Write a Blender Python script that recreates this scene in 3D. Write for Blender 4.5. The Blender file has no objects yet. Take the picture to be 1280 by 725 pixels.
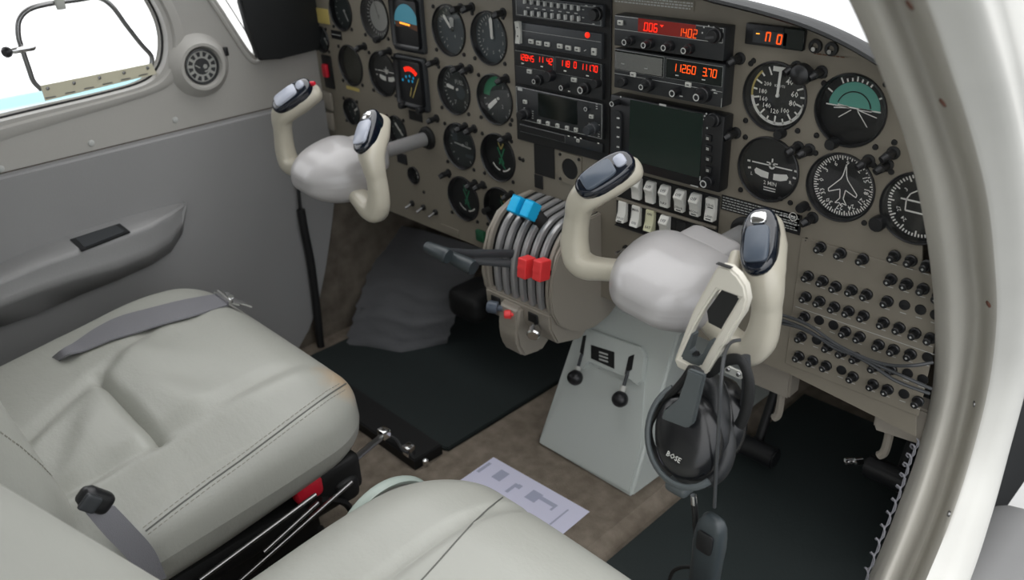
import bpy, bmesh, math, random
from mathutils import Vector, Matrix, Euler
from mathutils.geometry import delaunay_2d_cdt
random.seed(7)
SC = bpy.context.scene
COL = SC.collection
PI = math.pi
V = Vector
# ---------------------------------------------------------------- camera model (fitted to the instrument panel)
FOC = 1044.65
CAM = V((0.48859, -0.89597, 0.95780))
RM = Matrix(((0.69956845, -0.30567286, 0.64588551), (0.71338867, 0.35062097, -0.60674668), (-0.04099501, 0.88522824, 0.46334693)))
def U(px, py, ax, c):
    """point where the photo's sight line meets the plane axis = c (used to survey the place from the photo)"""
    d = RM @ V(((px-640)/FOC, -(py-362.5)/FOC, -1)); i = 'xyz'.index(ax)
    return CAM + d*((c-CAM[i])/d[i])
def proj(P):
    q = RM.transposed() @ (V(P)-CAM)
    return 640+FOC*q.x/-q.z, 362.5-FOC*q.y/-q.z
# ---------------------------------------------------------------- materials
def lin(c):
    return tuple((x/12.92 if x <= .04045 else ((x+.055)/1.055)**2.4) for x in c)
def hexc(h):
    return lin([int(h[i:i+2], 16)/255 for i in (0, 2, 4)])
MATS = {}
def mat(name, col, rough=.5, metal=0, bump=0, scale=80, var=0, emit=0, spec=.5, coat=0, vscale=12, col2=None, detail=4):
    if name in MATS: return MATS[name]
    m = bpy.data.materials.new(name); m.use_nodes = True; nt = m.node_tree; N = nt.nodes; L = nt.links
    b = N['Principled BSDF']; c = (*hexc(col), 1)
    b.inputs['Base Color'].default_value = c; b.inputs['Roughness'].default_value = rough; b.inputs['Metallic'].default_value = metal
    b.inputs['Specular IOR Level'].default_value = spec; b.inputs['Coat Weight'].default_value = coat
    if emit:
        b.inputs['Emission Color'].default_value = c; b.inputs['Emission Strength'].default_value = emit
    if bump or var:
        tc = N.new('ShaderNodeTexCoord')
    if bump:
        n = N.new('ShaderNodeTexNoise'); n.inputs['Scale'].default_value = scale; n.inputs['Detail'].default_value = detail
        L.new(tc.outputs['Object'], n.inputs['Vector'])
        bp = N.new('ShaderNodeBump'); bp.inputs['Strength'].default_value = bump; bp.inputs['Distance'].default_value = .002
        L.new(n.outputs['Fac'], bp.inputs['Height']); L.new(bp.outputs['Normal'], b.inputs['Normal'])
    if var:
        n2 = N.new('ShaderNodeTexNoise'); n2.inputs['Scale'].default_value = vscale; n2.inputs['Detail'].default_value = 5
        L.new(tc.outputs['Object'], n2.inputs['Vector'])
        r = N.new('ShaderNodeValToRGB'); r.color_ramp.elements[0].position = .35; r.color_ramp.elements[1].position = .68
        d = hexc(col2) if col2 else tuple(x*(1-var) for x in c[:3])
        r.color_ramp.elements[0].color = (*d, 1); r.color_ramp.elements[1].color = c
        L.new(n2.outputs['Fac'], r.inputs['Fac']); L.new(r.outputs['Color'], b.inputs['Base Color'])
    MATS[name] = m
    return m
def wrinkle(m, scale=16, dist=.006, strength=.22, spot=None):
    nt = m.node_tree; N = nt.nodes; L = nt.links; b = N['Principled BSDF']; tc = N.new('ShaderNodeTexCoord')
    mp = N.new('ShaderNodeMapping'); mp.inputs['Scale'].default_value = (1, 2.2, 1); L.new(tc.outputs['Object'], mp.inputs['Vector'])
    n = N.new('ShaderNodeTexNoise'); n.inputs['Scale'].default_value = scale; n.inputs['Detail'].default_value = 3; n.inputs['Distortion'].default_value = .3; L.new(mp.outputs[0], n.inputs['Vector'])
    bp = N.new('ShaderNodeBump'); bp.inputs['Strength'].default_value = strength; bp.inputs['Distance'].default_value = dist; L.new(n.outputs['Fac'], bp.inputs['Height'])
    old = b.inputs['Normal'].links
    if old: L.new(old[0].from_socket, bp.inputs['Normal'])
    L.new(bp.outputs['Normal'], b.inputs['Normal'])
    if spot:   # scuffed tan patch worn into the leather
        src = b.inputs['Base Color'].links[0].from_socket
        d = N.new('ShaderNodeVectorMath'); d.operation = 'DISTANCE'; d.inputs[1].default_value = spot[0]; L.new(tc.outputs['Object'], d.inputs[0])
        n3 = N.new('ShaderNodeTexNoise'); n3.inputs['Scale'].default_value = 60; L.new(tc.outputs['Object'], n3.inputs['Vector'])
        ad = N.new('ShaderNodeMath'); ad.operation = 'MULTIPLY_ADD'; ad.inputs[1].default_value = spot[1]; L.new(n3.outputs['Fac'], ad.inputs[0]); L.new(d.outputs['Value'], ad.inputs[2])
        r = N.new('ShaderNodeMapRange'); r.inputs['From Min'].default_value = spot[1]*.6; r.inputs['From Max'].default_value = spot[1]*2; r.inputs['To Min'].default_value = .75; r.inputs['To Max'].default_value = 0; L.new(ad.outputs[0], r.inputs['Value'])
        mx = N.new('ShaderNodeMix'); mx.data_type = 'RGBA'; L.new(r.outputs[0], mx.inputs[0]); L.new(src, mx.inputs[6]); mx.inputs[7].default_value = (*hexc('b59a78'), 1); L.new(mx.outputs[2], b.inputs['Base Color'])
def glassmat(name, tint='ffffff', gloss=.08, rough=.03):
    if name in MATS: return MATS[name]
    m = bpy.data.materials.new(name); m.use_nodes = True; nt = m.node_tree; N = nt.nodes; L = nt.links
    N.remove(N['Principled BSDF']); o = N['Material Output']
    t = N.new('ShaderNodeBsdfTransparent'); t.inputs[0].default_value = (*hexc(tint), 1)
    g = N.new('ShaderNodeBsdfGlossy'); g.inputs['Roughness'].default_value = rough
    f = N.new('ShaderNodeLayerWeight'); f.inputs['Blend'].default_value = .25
    mu = N.new('ShaderNodeMath'); mu.operation = 'MULTIPLY_ADD'; mu.inputs[1].default_value = .5; mu.inputs[2].default_value = gloss*.5
    L.new(f.outputs['Fresnel'], mu.inputs[0]); x = N.new('ShaderNodeMixShader')
    L.new(mu.outputs[0], x.inputs[0]); L.new(t.outputs[0], x.inputs[1]); L.new(g.outputs[0], x.inputs[2]); L.new(x.outputs[0], o.inputs['Surface'])
    MATS[name] = m
    return m
M = dict(
 panel=mat('panel_paint', '7e786c', .45, bump=.06, scale=400, var=.07, vscale=6),
 blk=mat('black_plastic', '17181a', .38, bump=.05, scale=500),
 blkm=mat('black_matte', '0c0d0e', .6),
 face=mat('dial_black', '0e1113', .5),
 facel=mat('dial_reflection_tint', '262d2d', .5),  # dial face lightened, pale glass reflections put into its colour
 facegrey=mat('dial_slate', '3d474c', .5),
 facegreen=mat('dial_olive', '34342c', .5),
 radio=mat('radio_face', '26282a', .42, bump=.05, scale=500),
 radio2=mat('radio_face_grey', '34373a', .42, bump=.05, scale=500),
 screen=mat('dead_screen', '06100f', .12),
 screeng=mat('dead_green_screen', '071d17', .12),
 white=mat('white_print', 'f0f0ea', .6),
 grey=mat('grey_print', 'b4b6b3', .6),
 key=mat('light_key', 'b9bab4', .45),
 rock=mat('rocker_white', 'e4e4de', .35),
 rocky=mat('rocker_aged', 'cfcfb0', .35),
 ink=mat('ink', '3c3c3e', .6),
 red=mat('red_led', 'ff2a10', .4, emit=.8),
 orange=mat('orange_led', 'ff5a12', .4, emit=.8),
 amber=mat('amber_led', 'ffa030', .4, emit=1.6),
 redwin=mat('red_filter_window', '7a1d18', .15, emit=.12),
 redd=mat('red_plastic', 'c81e32', .4),
 redk=mat('red_knob', 'e23a3c', .4),
 blue=mat('cyan_knob', '0fb0e6', .38),
 green=mat('green_paint', '2f8a62', .5), greend=mat('dark_green', '1c5238', .4),
 teal=mat('sky_teal', '5fa596', .5), skyb=mat('sky_blue', '4d93a8', .4, emit=.12), brown=mat('horizon_brown', '5e3a26', .4),
 yellow=mat('yellow_print', 'c2b068', .5),
 cream=mat('cream_plastic', 'bdb8a9', .3, coat=.25, bump=.03, scale=200),
 clip=mat('clip_plastic', 'cfcbbf', .35),
 hub=mat('grey_hub', 'a7a5a5', .32, coat=.3, bump=.05, scale=300),
 navy=mat('navy_gloss', '0a1320', .12, coat=.6),
 button=mat('grey_rubber', '4c5561', .35),
 buttonl=mat('pale_button', 'a9aebb', .25),
 shaft=mat('shaft_metal', '9c9c9c', .25, metal=.35),
 steel=mat('steel', '8b8b8b', .28, metal=1), chrome=mat('chrome', 'dcdcdc', .12, metal=1),
 wallu=mat('sidewall_paint', 'aaa8a3', .42, bump=.08, scale=250, var=.05, vscale=4),
 walll=mat('sidewall_vinyl', '8e8e8e', .5, bump=.12, scale=350, var=.05, vscale=5),
 leather=mat('grey_leather', 'a2a39c', .42, bump=.16, scale=260, var=.06, vscale=5, detail=6),
 leathern=mat('pale_leather', 'abaca5', .42, bump=.16, scale=260, var=.04, vscale=5, detail=6),
 wear=mat('worn_tan', 'b99c74', .6), thread=mat('thread', '8e8d84', .7), groove=mat('dark_seam_thread', '5f605c', .7),  # groove: darker thread along the cushion seams
 web=mat('belt_webbing', '76767b', .5, bump=.3, scale=900),
 carpet=mat('carpet', '887e71', .95, bump=.9, scale=420, var=.35, vscale=40, col2='6f6559'),
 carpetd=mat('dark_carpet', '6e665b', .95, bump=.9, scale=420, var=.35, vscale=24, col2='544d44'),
 mat_=mat('rubber_mat', '202929', .7, bump=.25, scale=300, var=.15, vscale=6),
 ped=mat('pedestal_paint', 'bcc2be', .4, bump=.05, scale=300),
 pedd=mat('quadrant_paint', '8e887e', .42, bump=.06, scale=300),
 paper=mat('paper', 'd9d9ee', .6), paperp=mat('paper_print', 'a9adc4', .6),
 cloth=mat('grey_cloth', '808185', .8, bump=.4, scale=120),
 rub=mat('black_rubber', '121314', .55), cable=mat('cable_grey', '3a3c3e', .45),
 jamb=mat('jamb_paint', 'b4b1a8', .48, bump=.1, scale=60, var=.06, vscale=9),
 jambw=mat('skin_white', 'dad9d3', .4, bump=.15, scale=30, coat=.3, var=.05, vscale=14),
 rust=mat('rust', '6e4a3e', .8), bluep=mat('pale_blue_paint', 'a8dcea', .35), nose=mat('nose_white', 'f2f2f6', .3, coat=.3),
 sealb=mat('seal_black', '0a0a0a', .7), hood=mat('glareshield', '0e1112', .6, bump=.2, scale=200),
 hinge=mat('hinge_cream', 'c9c5ae', .4), rod=mat('rod', '9a9a9a', .3, metal=1), trimw=mat('trim_wheel_paint', 'aebbb4', .35),
 apron=mat('apron', 'c4c4c2', .9, var=.1, vscale=2), walk=mat('wing_walk', '1b2226', .8, bump=.4, scale=300), wing=mat('wing_white', 'f2f3f5', .35),
 boxd=mat('box_dark', '31383b', .4), ear=mat('ear_gloss', '111214', .25), pad=mat('ear_pad', '1c1e20', .5, bump=.2, scale=200), hs=mat('headset_grey', '4a5052', .4),
 glass=glassmat('instrument_glass'), win=glassmat('window_acrylic', gloss=.03), hazy=glassmat('glare_glass', gloss=.5, rough=.25),
)
M['leatherw'] = mat('grey_leather_cushion', 'a2a39c', .42, bump=.16, scale=260, var=.06, vscale=5, detail=6)
wrinkle(M['leather']); wrinkle(M['leathern'], 13); wrinkle(M['jamb'], 22, .004, .25)
# ---------------------------------------------------------------- object helpers
def finish(o, label=None, cat=None, group=None, kind=None):
    if label: o['label'] = label
    if cat: o['category'] = cat
    if group: o['group'] = group
    if kind: o['kind'] = kind
    return o
def obj(name, bm, m, parent=None, label=None, cat=None, group=None, kind=None, ang=38, loc=None):
    bmesh.ops.recalc_face_normals(bm, faces=bm.faces)
    c = math.cos(math.radians(ang))
    for f in bm.faces: f.smooth = True
    for e in bm.edges:
        if len(e.link_faces) == 2:
            if e.link_faces[0].normal.dot(e.link_faces[1].normal) < c: e.smooth = False
    me = bpy.data.meshes.new(name); bm.to_mesh(me); bm.free()
    ms = m if isinstance(m, (list, tuple)) else [m]
    for k in ms: me.materials.append(k)
    o = bpy.data.objects.new(name, me); COL.objects.link(o)
    if parent: o.parent = parent
    if loc is not None: o.location = loc
    return finish(o, label, cat, group, kind)
def thing(name, label, cat, loc=(0, 0, 0), rot=(0, 0, 0), group=None):
    o = bpy.data.objects.new(name, None); COL.objects.link(o); o.empty_display_size = .02
    o.location = loc; o.rotation_euler = rot
    return finish(o, label, cat, group)
def dup(root, loc, rot=None, label=None, group=None, scale=None):
    r = root.copy(); COL.objects.link(r); r.location = loc
    if rot is not None: r.rotation_euler = rot
    if label: r['label'] = label
    if group: r['group'] = group
    if scale: r.scale = scale
    for ch in list(root.children):
        c = ch.copy(); COL.objects.link(c); c.parent = r
        for g in list(ch.children):
            d = g.copy(); COL.objects.link(d); d.parent = c
    return r
BM = bmesh.new
def xform(vs, mt):
    for v in vs: v.co = mt @ v.co
def box(bm, x0, x1, y0, y1, z0, z1, bev=0, seg=2, mi=0):
    t = bmesh.new()
    bmesh.ops.create_cube(t, size=1)
    for v in t.verts: v.co = V(((x0+x1)/2+v.co.x*(x1-x0), (y0+y1)/2+v.co.y*(y1-y0), (z0+z1)/2+v.co.z*(z1-z0)))
    if bev: bmesh.ops.bevel(t, geom=list(t.edges), offset=bev, segments=seg, profile=.5, affect='EDGES')
    join(bm, t, mi=mi); return bm
def join(bm, t, mt=None, mi=0):
    t.verts.ensure_lookup_table()
    nv = [bm.verts.new(mt @ v.co if mt else v.co) for v in t.verts]
    for v, n in zip(t.verts, nv): v.index = n.index
    idx = {v: n for v, n in zip(t.verts, nv)}
    for f in t.faces:
        try:
            g = bm.faces.new([idx[v] for v in f.verts]); g.material_index = mi or f.material_index
        except ValueError: pass
    t.free(); return bm
def basis(d, up=V((0, 0, 1))):
    d = V(d).normalized(); up = V(up)
    if abs(d.dot(up)) > .98: up = V((0, 1, 0)) if abs(d.y) < .9 else V((1, 0, 0))
    s = d.cross(up).normalized(); return s, s.cross(d).normalized(), d
def cyl(bm, p0, p1, r, r2=None, n=20, cap=True, mi=0):
    p0 = V(p0); p1 = V(p1); r2 = r if r2 is None else r2; s, u, d = basis(p1-p0)
    A = [bm.verts.new(p0+(s*math.cos(2*PI*i/n)+u*math.sin(2*PI*i/n))*r) for i in range(n)]
    B = [bm.verts.new(p1+(s*math.cos(2*PI*i/n)+u*math.sin(2*PI*i/n))*r2) for i in range(n)]
    fs = [bm.faces.new((A[i], A[(i+1) % n], B[(i+1) % n], B[i])) for i in range(n)]
    if cap: fs += [bm.faces.new(A), bm.faces.new(B)]
    for f in fs: f.material_index = mi
    return bm
def lathe(bm, prof, o=(0, 0, 0), ax=(0, -1, 0), n=32, mi=0, closed=False):
    """profile (radius, distance along ax)"""
    o = V(o); s, u, d = basis(ax); rings = []
    for r, h in prof:
        rings.append([bm.verts.new(o+d*h+(s*math.cos(2*PI*i/n)+u*math.sin(2*PI*i/n))*max(r, 1e-5)) for i in range(n)])
    for a, b in zip(rings, rings[1:]):
        for i in range(n): bm.faces.new((a[i], a[(i+1) % n], b[(i+1) % n], b[i])).material_index = mi
    if not closed:
        for k, (r, h) in ((0, prof[0]), (-1, prof[-1])):
            if r > 1e-4: bm.faces.new(rings[k]).material_index = mi
    return bm
def catmull(pts, k=8, closed=False):
    pts = [V(p) for p in pts]; out = []; n = len(pts)
    for i in range(n if closed else n-1):
        if closed: a, b, c, d = pts[i-1], pts[i], pts[(i+1) % n], pts[(i+2) % n]
        else: a, b, c, d = pts[max(i-1, 0)], pts[i], pts[i+1], pts[min(i+2, n-1)]
        for j in range(k):
            t = j/k; out.append(.5*((2*b)+(c-a)*t+(2*a-5*b+4*c-d)*t*t+(3*b-a-3*c+d)*t*t*t))
    if not closed: out.append(pts[-1])
    return out
def tube(bm, path, r, n=10, closed=False, mi=0, cap=True):
    """r: number, list of numbers or list of (a, b)"""
    path = [V(p) for p in path]; m = len(path); rings = []; s = None
    for i, p in enumerate(path):
        if closed: d = path[(i+1) % m]-path[i-1]
        else: d = path[min(i+1, m-1)]-path[max(i-1, 0)]
        d.normalize()
        if s is None: s, u, _ = basis(d)
        else:
            s = (s-d*s.dot(d)).normalized(); u = s.cross(d).normalized()
        rr = r[i] if isinstance(r, (list, tuple)) else r
        a, b = rr if isinstance(rr, (list, tuple)) else (rr, rr)
        rings.append([bm.verts.new(p+s*math.cos(2*PI*k/n)*a+u*math.sin(2*PI*k/n)*b) for k in range(n)])
    prs = list(zip(rings, rings[1:]))+([(rings[-1], rings[0])] if closed else [])
    for a, b in prs:
        for k in range(n): bm.faces.new((a[k], a[(k+1) % n], b[(k+1) % n], b[k])).material_index = mi
    if cap and not closed:
        bm.faces.new(rings[0]).material_index = mi; bm.faces.new(rings[-1]).material_index = mi
    return bm
def loft(bm, secs, closed_ring=True, cap=True, mi=0):
    R = [[bm.verts.new(V(p)) for p in s] for s in secs]; n = len(R[0])
    for a, b in zip(R, R[1:]):
        for k in range(n if closed_ring else n-1): bm.faces.new((a[k], a[(k+1) % n], b[(k+1) % n], b[k])).material_index = mi
    if cap and closed_ring: bm.faces.new(R[0]).material_index = mi; bm.faces.new(R[-1]).material_index = mi
    return bm
def prism(bm, pts, d, mi=0):
    """extrude polygon pts (3d) by vector d"""
    d = V(d); A = [bm.verts.new(V(p)) for p in pts]; B = [bm.verts.new(V(p)+d) for p in pts]; n = len(A)
    for k in range(n): bm.faces.new((A[k], A[(k+1) % n], B[(k+1) % n], B[k])).material_index = mi
    bm.faces.new(A).material_index = mi; bm.faces.new(B[::-1]).material_index = mi
    return bm
def rbox(bm, c, h, r, n=14, fn=None, mi=0, rot=None):
    """rounded box: centre c, half sizes h, corner radii r (3), n cuts; fn deforms local points"""
    c = V(c); t = bmesh.new(); idx = {}
    def sp(i, hh, rr):   # non-uniform spacing
        e = n//4; f = n-2*e
        if i <= e: return -hh+rr*(1-math.cos(PI/2*i/e))*1.0 if e else -hh
        if i >= n-e: return hh-rr*(1-math.cos(PI/2*(n-i)/e))
        return -(hh-rr)+(2*(hh-rr))*(i-e)/f
    def pt(i, j, k):
        key = (i, j, k)
        if key not in idx:
            p = V((sp(i, h[0], r[0]), sp(j, h[1], r[1]), sp(k, h[2], r[2])))
            q = V([max(-(h[a]-r[a]), min(h[a]-r[a], p[a])) for a in range(3)])
            d = V([(p[a]-q[a])/r[a] for a in range(3)])
            if d.length > 1e-9:
                d.normalize(); p = V([q[a]+d[a]*r[a] for a in range(3)])
            if fn: p = V(fn(p))
            if rot: p = rot @ p
            idx[key] = t.verts.new(p+c)
        return idx[key]
    for a in range(n):
        for b in range(n):
            for s in (0, n):
                for q in (((a, b, s), (a+1, b, s), (a+1, b+1, s), (a, b+1, s)), ((a, s, b), (a+1, s, b), (a+1, s, b+1), (a, s, b+1)), ((s, a, b), (s, a+1, b), (s, a+1, b+1), (s, a, b+1))):
                    t.faces.new([pt(*x) for x in q])
    return join(bm, t, mi=mi)
_txt = {}   # lettering cache
def textgeo(s):
    if s not in _txt:
        cu = bpy.data.curves.new('lettering', 'FONT'); cu.body = s; cu.size = 1; cu.align_x = 'CENTER'; cu.align_y = 'CENTER'; cu.resolution_u = 1; cu.offset = .012
        o = bpy.data.objects.new('lettering', cu); COL.objects.link(o)
        me = bpy.data.meshes.new_from_object(o.evaluated_get(bpy.context.evaluated_depsgraph_get()))
        _txt[s] = ([tuple(v.co) for v in me.vertices], [tuple(p.vertices) for p in me.polygons])
        bpy.data.objects.remove(o); bpy.data.meshes.remove(me); bpy.data.curves.remove(cu)
    return _txt[s]
class Flat:
    """print lying on a plane y = const of the local frame (x right, z up)"""
    def __init__(s, y=0, sc=1, ox=0, oz=0): s.bm = BM(); s.y = y; s.sc = sc; s.ox = ox; s.oz = oz
    def v(s, x, z): return s.bm.verts.new((s.ox+x*s.sc, s.y, s.oz+z*s.sc))
    def poly(s, pts):
        s.bm.faces.new([s.v(*p) for p in pts]); return s
    def rect(s, x0, z0, x1, z1): return s.poly([(x0, z0), (x1, z0), (x1, z1), (x0, z1)])
    def line(s, x0, z0, x1, z1, w):
        d = V((x1-x0, z1-z0)); n = V((-d.y, d.x)).normalized()*w/2
        return s.poly([(x0+n.x, z0+n.y), (x1+n.x, z1+n.y), (x1-n.x, z1-n.y), (x0-n.x, z0-n.y)])
    def frame(s, x0, z0, x1, z1, w):
        for a in ((x0, z0, x1, z0), (x1, z0, x1, z1), (x1, z1, x0, z1), (x0, z1, x0, z0)): s.line(*a, w)
        return s
    def arc(s, r0, r1, a0, a1, cx=0, cz=0, n=None):
        n = n or max(3, int(abs(a1-a0)/8)); P = []
        for i in range(n+1):
            a = math.radians(a0+(a1-a0)*i/n); P.append((math.sin(a), math.cos(a)))
        for p, q in zip(P, P[1:]):
            s.poly([(cx+p[0]*r0, cz+p[1]*r0), (cx+p[0]*r1, cz+p[1]*r1), (cx+q[0]*r1, cz+q[1]*r1), (cx+q[0]*r0, cz+q[1]*r0)])
        return s
    def disk(s, r, cx=0, cz=0, n=24):
        return s.poly([(cx+r*math.sin(2*PI*i/n), cz+r*math.cos(2*PI*i/n)) for i in range(n)])
    def tick(s, a, r0, r1, w):
        a = math.radians(a); return s.line(math.sin(a)*r0, math.cos(a)*r0, math.sin(a)*r1, math.cos(a)*r1, w)
    def text(s, t, x, z, h, rot=0):
        vs, fs = textgeo(t); c, q = math.cos(math.radians(-rot)), math.sin(math.radians(-rot))
        vv = [s.v(x+h*(a*c-b*q), z+h*(a*q+b*c)) for a, b, _ in vs]
        for f in fs:
            try: s.bm.faces.new([vv[i] for i in f])
            except ValueError: pass
        return s
    def seg7(s, t, x, z, h, w=.12, slant=.08):
        """seven-segment figures, x = left edge"""
        S = {'0': 'abcdef', '1': 'bc', '2': 'abged', '3': 'abgcd', '4': 'fgbc', '5': 'afgcd', '6': 'afgedc', '7': 'abc', '8': 'abcdefg', '9': 'abcdfg', '-': 'g', 'n': 'abcef', ' ': '', '.': ''}
        L = {'a': (0, 1, 1, 1), 'b': (1, 1, 1, .5), 'c': (1, .5, 1, 0), 'd': (0, 0, 1, 0), 'e': (0, .5, 0, 0), 'f': (0, 1, 0, .5), 'g': (0, .5, 1, .5)}
        for ch in t:
            if ch == '.':
                s.disk(h*.09, x-h*.09, z+h*.05, 8); continue
            for k in S[ch]:
                a, b, c, d = L[k]; s.line(x+a*h*.5+b*h*slant, z+b*h, x+c*h*.5+d*h*slant, z+d*h, h*w)
            x += h*.78
        return s
    def done(s, name, m, parent, **k): return obj(name, s.bm, m, parent, **k)
# ================================================================ INSTRUMENT PANEL
R0 = .0415
def W(px, py, y=0): return U(px, py, 'y', y)
DIALS = []      # (px, py, R) in order of building, holes are cut for them
def planar_holes(name, outer, holes, y, th, m, **k):
    """flat plate in x,z at y (front) with true holes, th thick towards +y"""
    vs = []; es = []
    for loop in [outer]+holes:
        b = len(vs); n = len(loop); vs += [V((p[0], p[1])) for p in loop]; es += [(b+i, b+(i+1) % n) for i in range(n)]
    ov, oe, of, *_ = delaunay_2d_cdt(vs, es, [], 1, 1e-7)
    def inside(p, L):
        r = False
        for i in range(len(L)):
            (xa, za), (xb, zb) = L[i][:2], L[i-1][:2]
            if (za > p[1]) != (zb > p[1]) and p[0] < (xb-xa)*(p[1]-za)/(zb-za)+xa: r = not r
        return r
    of = [f for f in of if not any(inside((sum(ov[i].x for i in f)/len(f), sum(ov[i].y for i in f)/len(f)), h) for h in holes)]
    bm = BM(); A = [bm.verts.new((v.x, y, v.y)) for v in ov]; fs = [bm.faces.new([A[i] for i in f]) for f in of]
    bmesh.ops.recalc_face_normals(bm, faces=fs)
    g = bmesh.ops.extrude_face_region(bm, geom=fs)
    for e in g['geom']:
        if isinstance(e, bmesh.types.BMVert): e.co.y += th
    return obj(name, bm, m, **k)
def circ(c, r, n=32): return [(c.x+r*math.cos(2*PI*i/n), c.z+r*math.sin(2*PI*i/n)) for i in range(n)]
D = {}
def dialspec(key, px, py, R=R0): D[key] = (W(px, py), R)
for k in [('asi', 968, 121), ('ai', 1062.5, 138.5), ('tc', 960, 212), ('dg', 1050, 234.5), ('vsi', 1147, 261),
          ('alt', 611, 48), ('pasi', 561, 38), ('glare', 468.5, 21), ('ptc', 478.5, 92.5), ('mp', 567.5, 113), ('tach', 618.5, 124.5),
          ('hsi', 574.5, 183), ('eng', 622.5, 197), ('fuel', 579.5, 248.5), ('oil', 626, 263), ('olive', 438.5, 82, .039),
          ('edge', 426, 14, .036), ('slim', 402, 49, .026), ('hid1', 440, 139, .027), ('hid2', 496, 164, .030), ('tiny', 517.5, 219, .017)]:
    dialspec(*k)
panel_out = [(-1.0, .333), (-.4, .333), (.06, .331), (.232, .315)]+[(W(x, y-9).x, W(x, y-9).z) for x, y in ((1160, 125), (1105, 88), (1060, 61), (1010, 38), (950, 19), (890, 4), (840, -8))]+[(-.3, .797), (-1.0, .797)]
planar_holes('instrument_panel', panel_out, [circ(c, r*.975) for c, r in D.values()], 0, .003, M['panel'],
    label='beige metal instrument panel carrying the dials and radios across the cockpit', cat='panel')
# ---------------------------------------------------------------- dials
def screwhead(bm, x, z, r=.0035, y=0):
    lathe(bm, [(r, 0), (r*.85, .0016), (r*.3, .002), (0, .002)], (x, y, z), n=10)
sb = BM(); screwhead(sb, 0, 0); _s = obj('mounting_screw', sb, M['blkm']); SCREW = _s.data; bpy.data.objects.remove(_s)
def dial(key, label, face='face', name='gauge', glass=True, screws=(1, 1, 1, 1), depth=.009, square=False, gm='glass', group='round gauges in the instrument panel'):
    c, R = D[key]
    t = thing(name, label, 'gauge', c, group=group)
    b = BM()
    if square:
        s = R*1.06
        box(b, -s, s, -.003, -.0005, -s*1.08, s*1.08, .004, 2)
    lathe(b, [(R, 0), (R*.992, .0022), (R*.965, .003), (R*.94, .0018), (R*.93, -.001), (R*.945, -depth)], (0, 0, 0), n=40, closed=True)
    # inner wall back to the face
    obj('bezel', b, M['blk'], t)
    b = BM(); lathe(b, [(R*.97, -depth-.002), (R*.97, -depth), (0, -depth)], (0, 0, 0), n=40); obj('dial_face', b, M[face], t)
    if glass:
        b = BM(); lathe(b, [(R*.932, 0), (0, 0)], (0, -.0005, 0), n=32, closed=True); obj('glass', b, M[gm], t)
    for i, (sx, sz) in enumerate(((1, 1), (1, -1), (-1, -1), (-1, 1))):
        if screws[i]:
            o = bpy.data.objects.new('mounting_screw', SCREW); COL.objects.link(o); o.parent = t; o.location = (sx*R*.83, -.0005, sz*R*.83)
    t['_d'] = depth
    return t, R, depth
def FF(t, R, depth, lay=1): return Flat(depth-.0004*lay, R)
def needle(t, R, depth, ang, r0=-.15, r1=.72, w=.07, m='white', label=None, tip=.5):
    b = BM(); a = math.radians(ang); d = V((math.sin(a), 0, math.cos(a))); n = V((d.z, 0, -d.x))
    pts = [d*r0*R-n*w*R/2, d*r1*.9*R-n*w*R/2*tip*1.3, d*r1*R, d*r1*.9*R+n*w*R/2*tip*1.3, d*r0*R+n*w*R/2]
    prism(b, [p+V((0, depth-.0022, 0)) for p in pts], (0, -.0006, 0))
    lathe(b, [(R*.06, 0), (R*.05, .0022), (0, .0022)], (0, depth-.001, 0), n=14)
    return obj('needle', b, M[m], t, label=label)
def knob(t, x, z, r, h, m='blk', name='knob', y=0, n=16, knurl=False):
    b = BM(); lathe(b, [(r, 0), (r, h*.8), (r*.85, h), (0, h)], (x, y, z), n=n)
    return obj(name, b, M[m], t)
# airspeed
t, R, d = dial('asi', 'round airspeed dial marked 40 to 200 with white needle straight up', name='airspeed_gauge')
f = FF(t, R, d)
for i in range(17): f.tick(30+i*19, .6 if i % 2 == 0 else .68, .84, .05)
for s, a in (('40', 38), ('60', 82), ('80', 112), ('100', 150), ('120', 188), ('140', 222), ('160', 247), ('180', 272)):
    a = math.radians(a); f.text(s, .5*math.sin(a), .5*math.cos(a)+.02, .23 if len(s) < 3 else .19)
f.text('200', -.36, .27, .16); f.text('KNOTS', .02, .26, .1); f.rect(-.24, .66, .24, .8)
f.arc(.78, .87, 100, 262)
f.done('dial_markings', M['white'], t)
f = FF(t, R, d, 2); f.arc(.8, .86, 262, 318); f.done('yellow_arc', M['yellow'], t)
needle(t, R, d, 2, -.05, .74, .075, tip=.8)
knob(t, .27*R+.004, -.98*R, .0062, .012, name='setting_knob')
# attitude
t, R, d = dial('ai', 'attitude indicator with teal upper half and white horizon lines', name='attitude_indicator')
f = FF(t, R, d); f.poly([(.72*math.sin(math.radians(a)), .72*math.cos(math.radians(a))) for a in range(-78, 85, 6)]+[(.72, .0), (-.7, .05)]); f.done('sky_half', M['teal'], t)
f = FF(t, R, d, 2)
for a in (-60, -30, -20, -10, 0, 10, 20, 30, 60): f.tick(a, .74, .9 if a % 30 == 0 else .83, .045)
f.line(-.78, .03, .74, .03, .035); f.line(-.55, -.04, -.12, .02, .03); f.line(-.38, -.28, -.06, -.03, .025); f.line(.12, -.03, .44, -.42, .025); f.line(.1, -.0, .66, -.13, .025); f.line(.15, .02, .5, .02, .06); f.line(-.45, .06, -.15, .03, .05)
f.done('horizon_lines', M['white'], t)
f = FF(t, R, d, 3); f.arc(.45, .48, -75, 80); f.poly([(.86*math.sin(math.radians(a)), .86*math.cos(math.radians(a))) for a in range(128, 236, 8)]); f.done('lower_mask', M['blkm'], t)
knob(t, -.3*R, -.93*R, .0068, .013, name='setting_knob')
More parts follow.
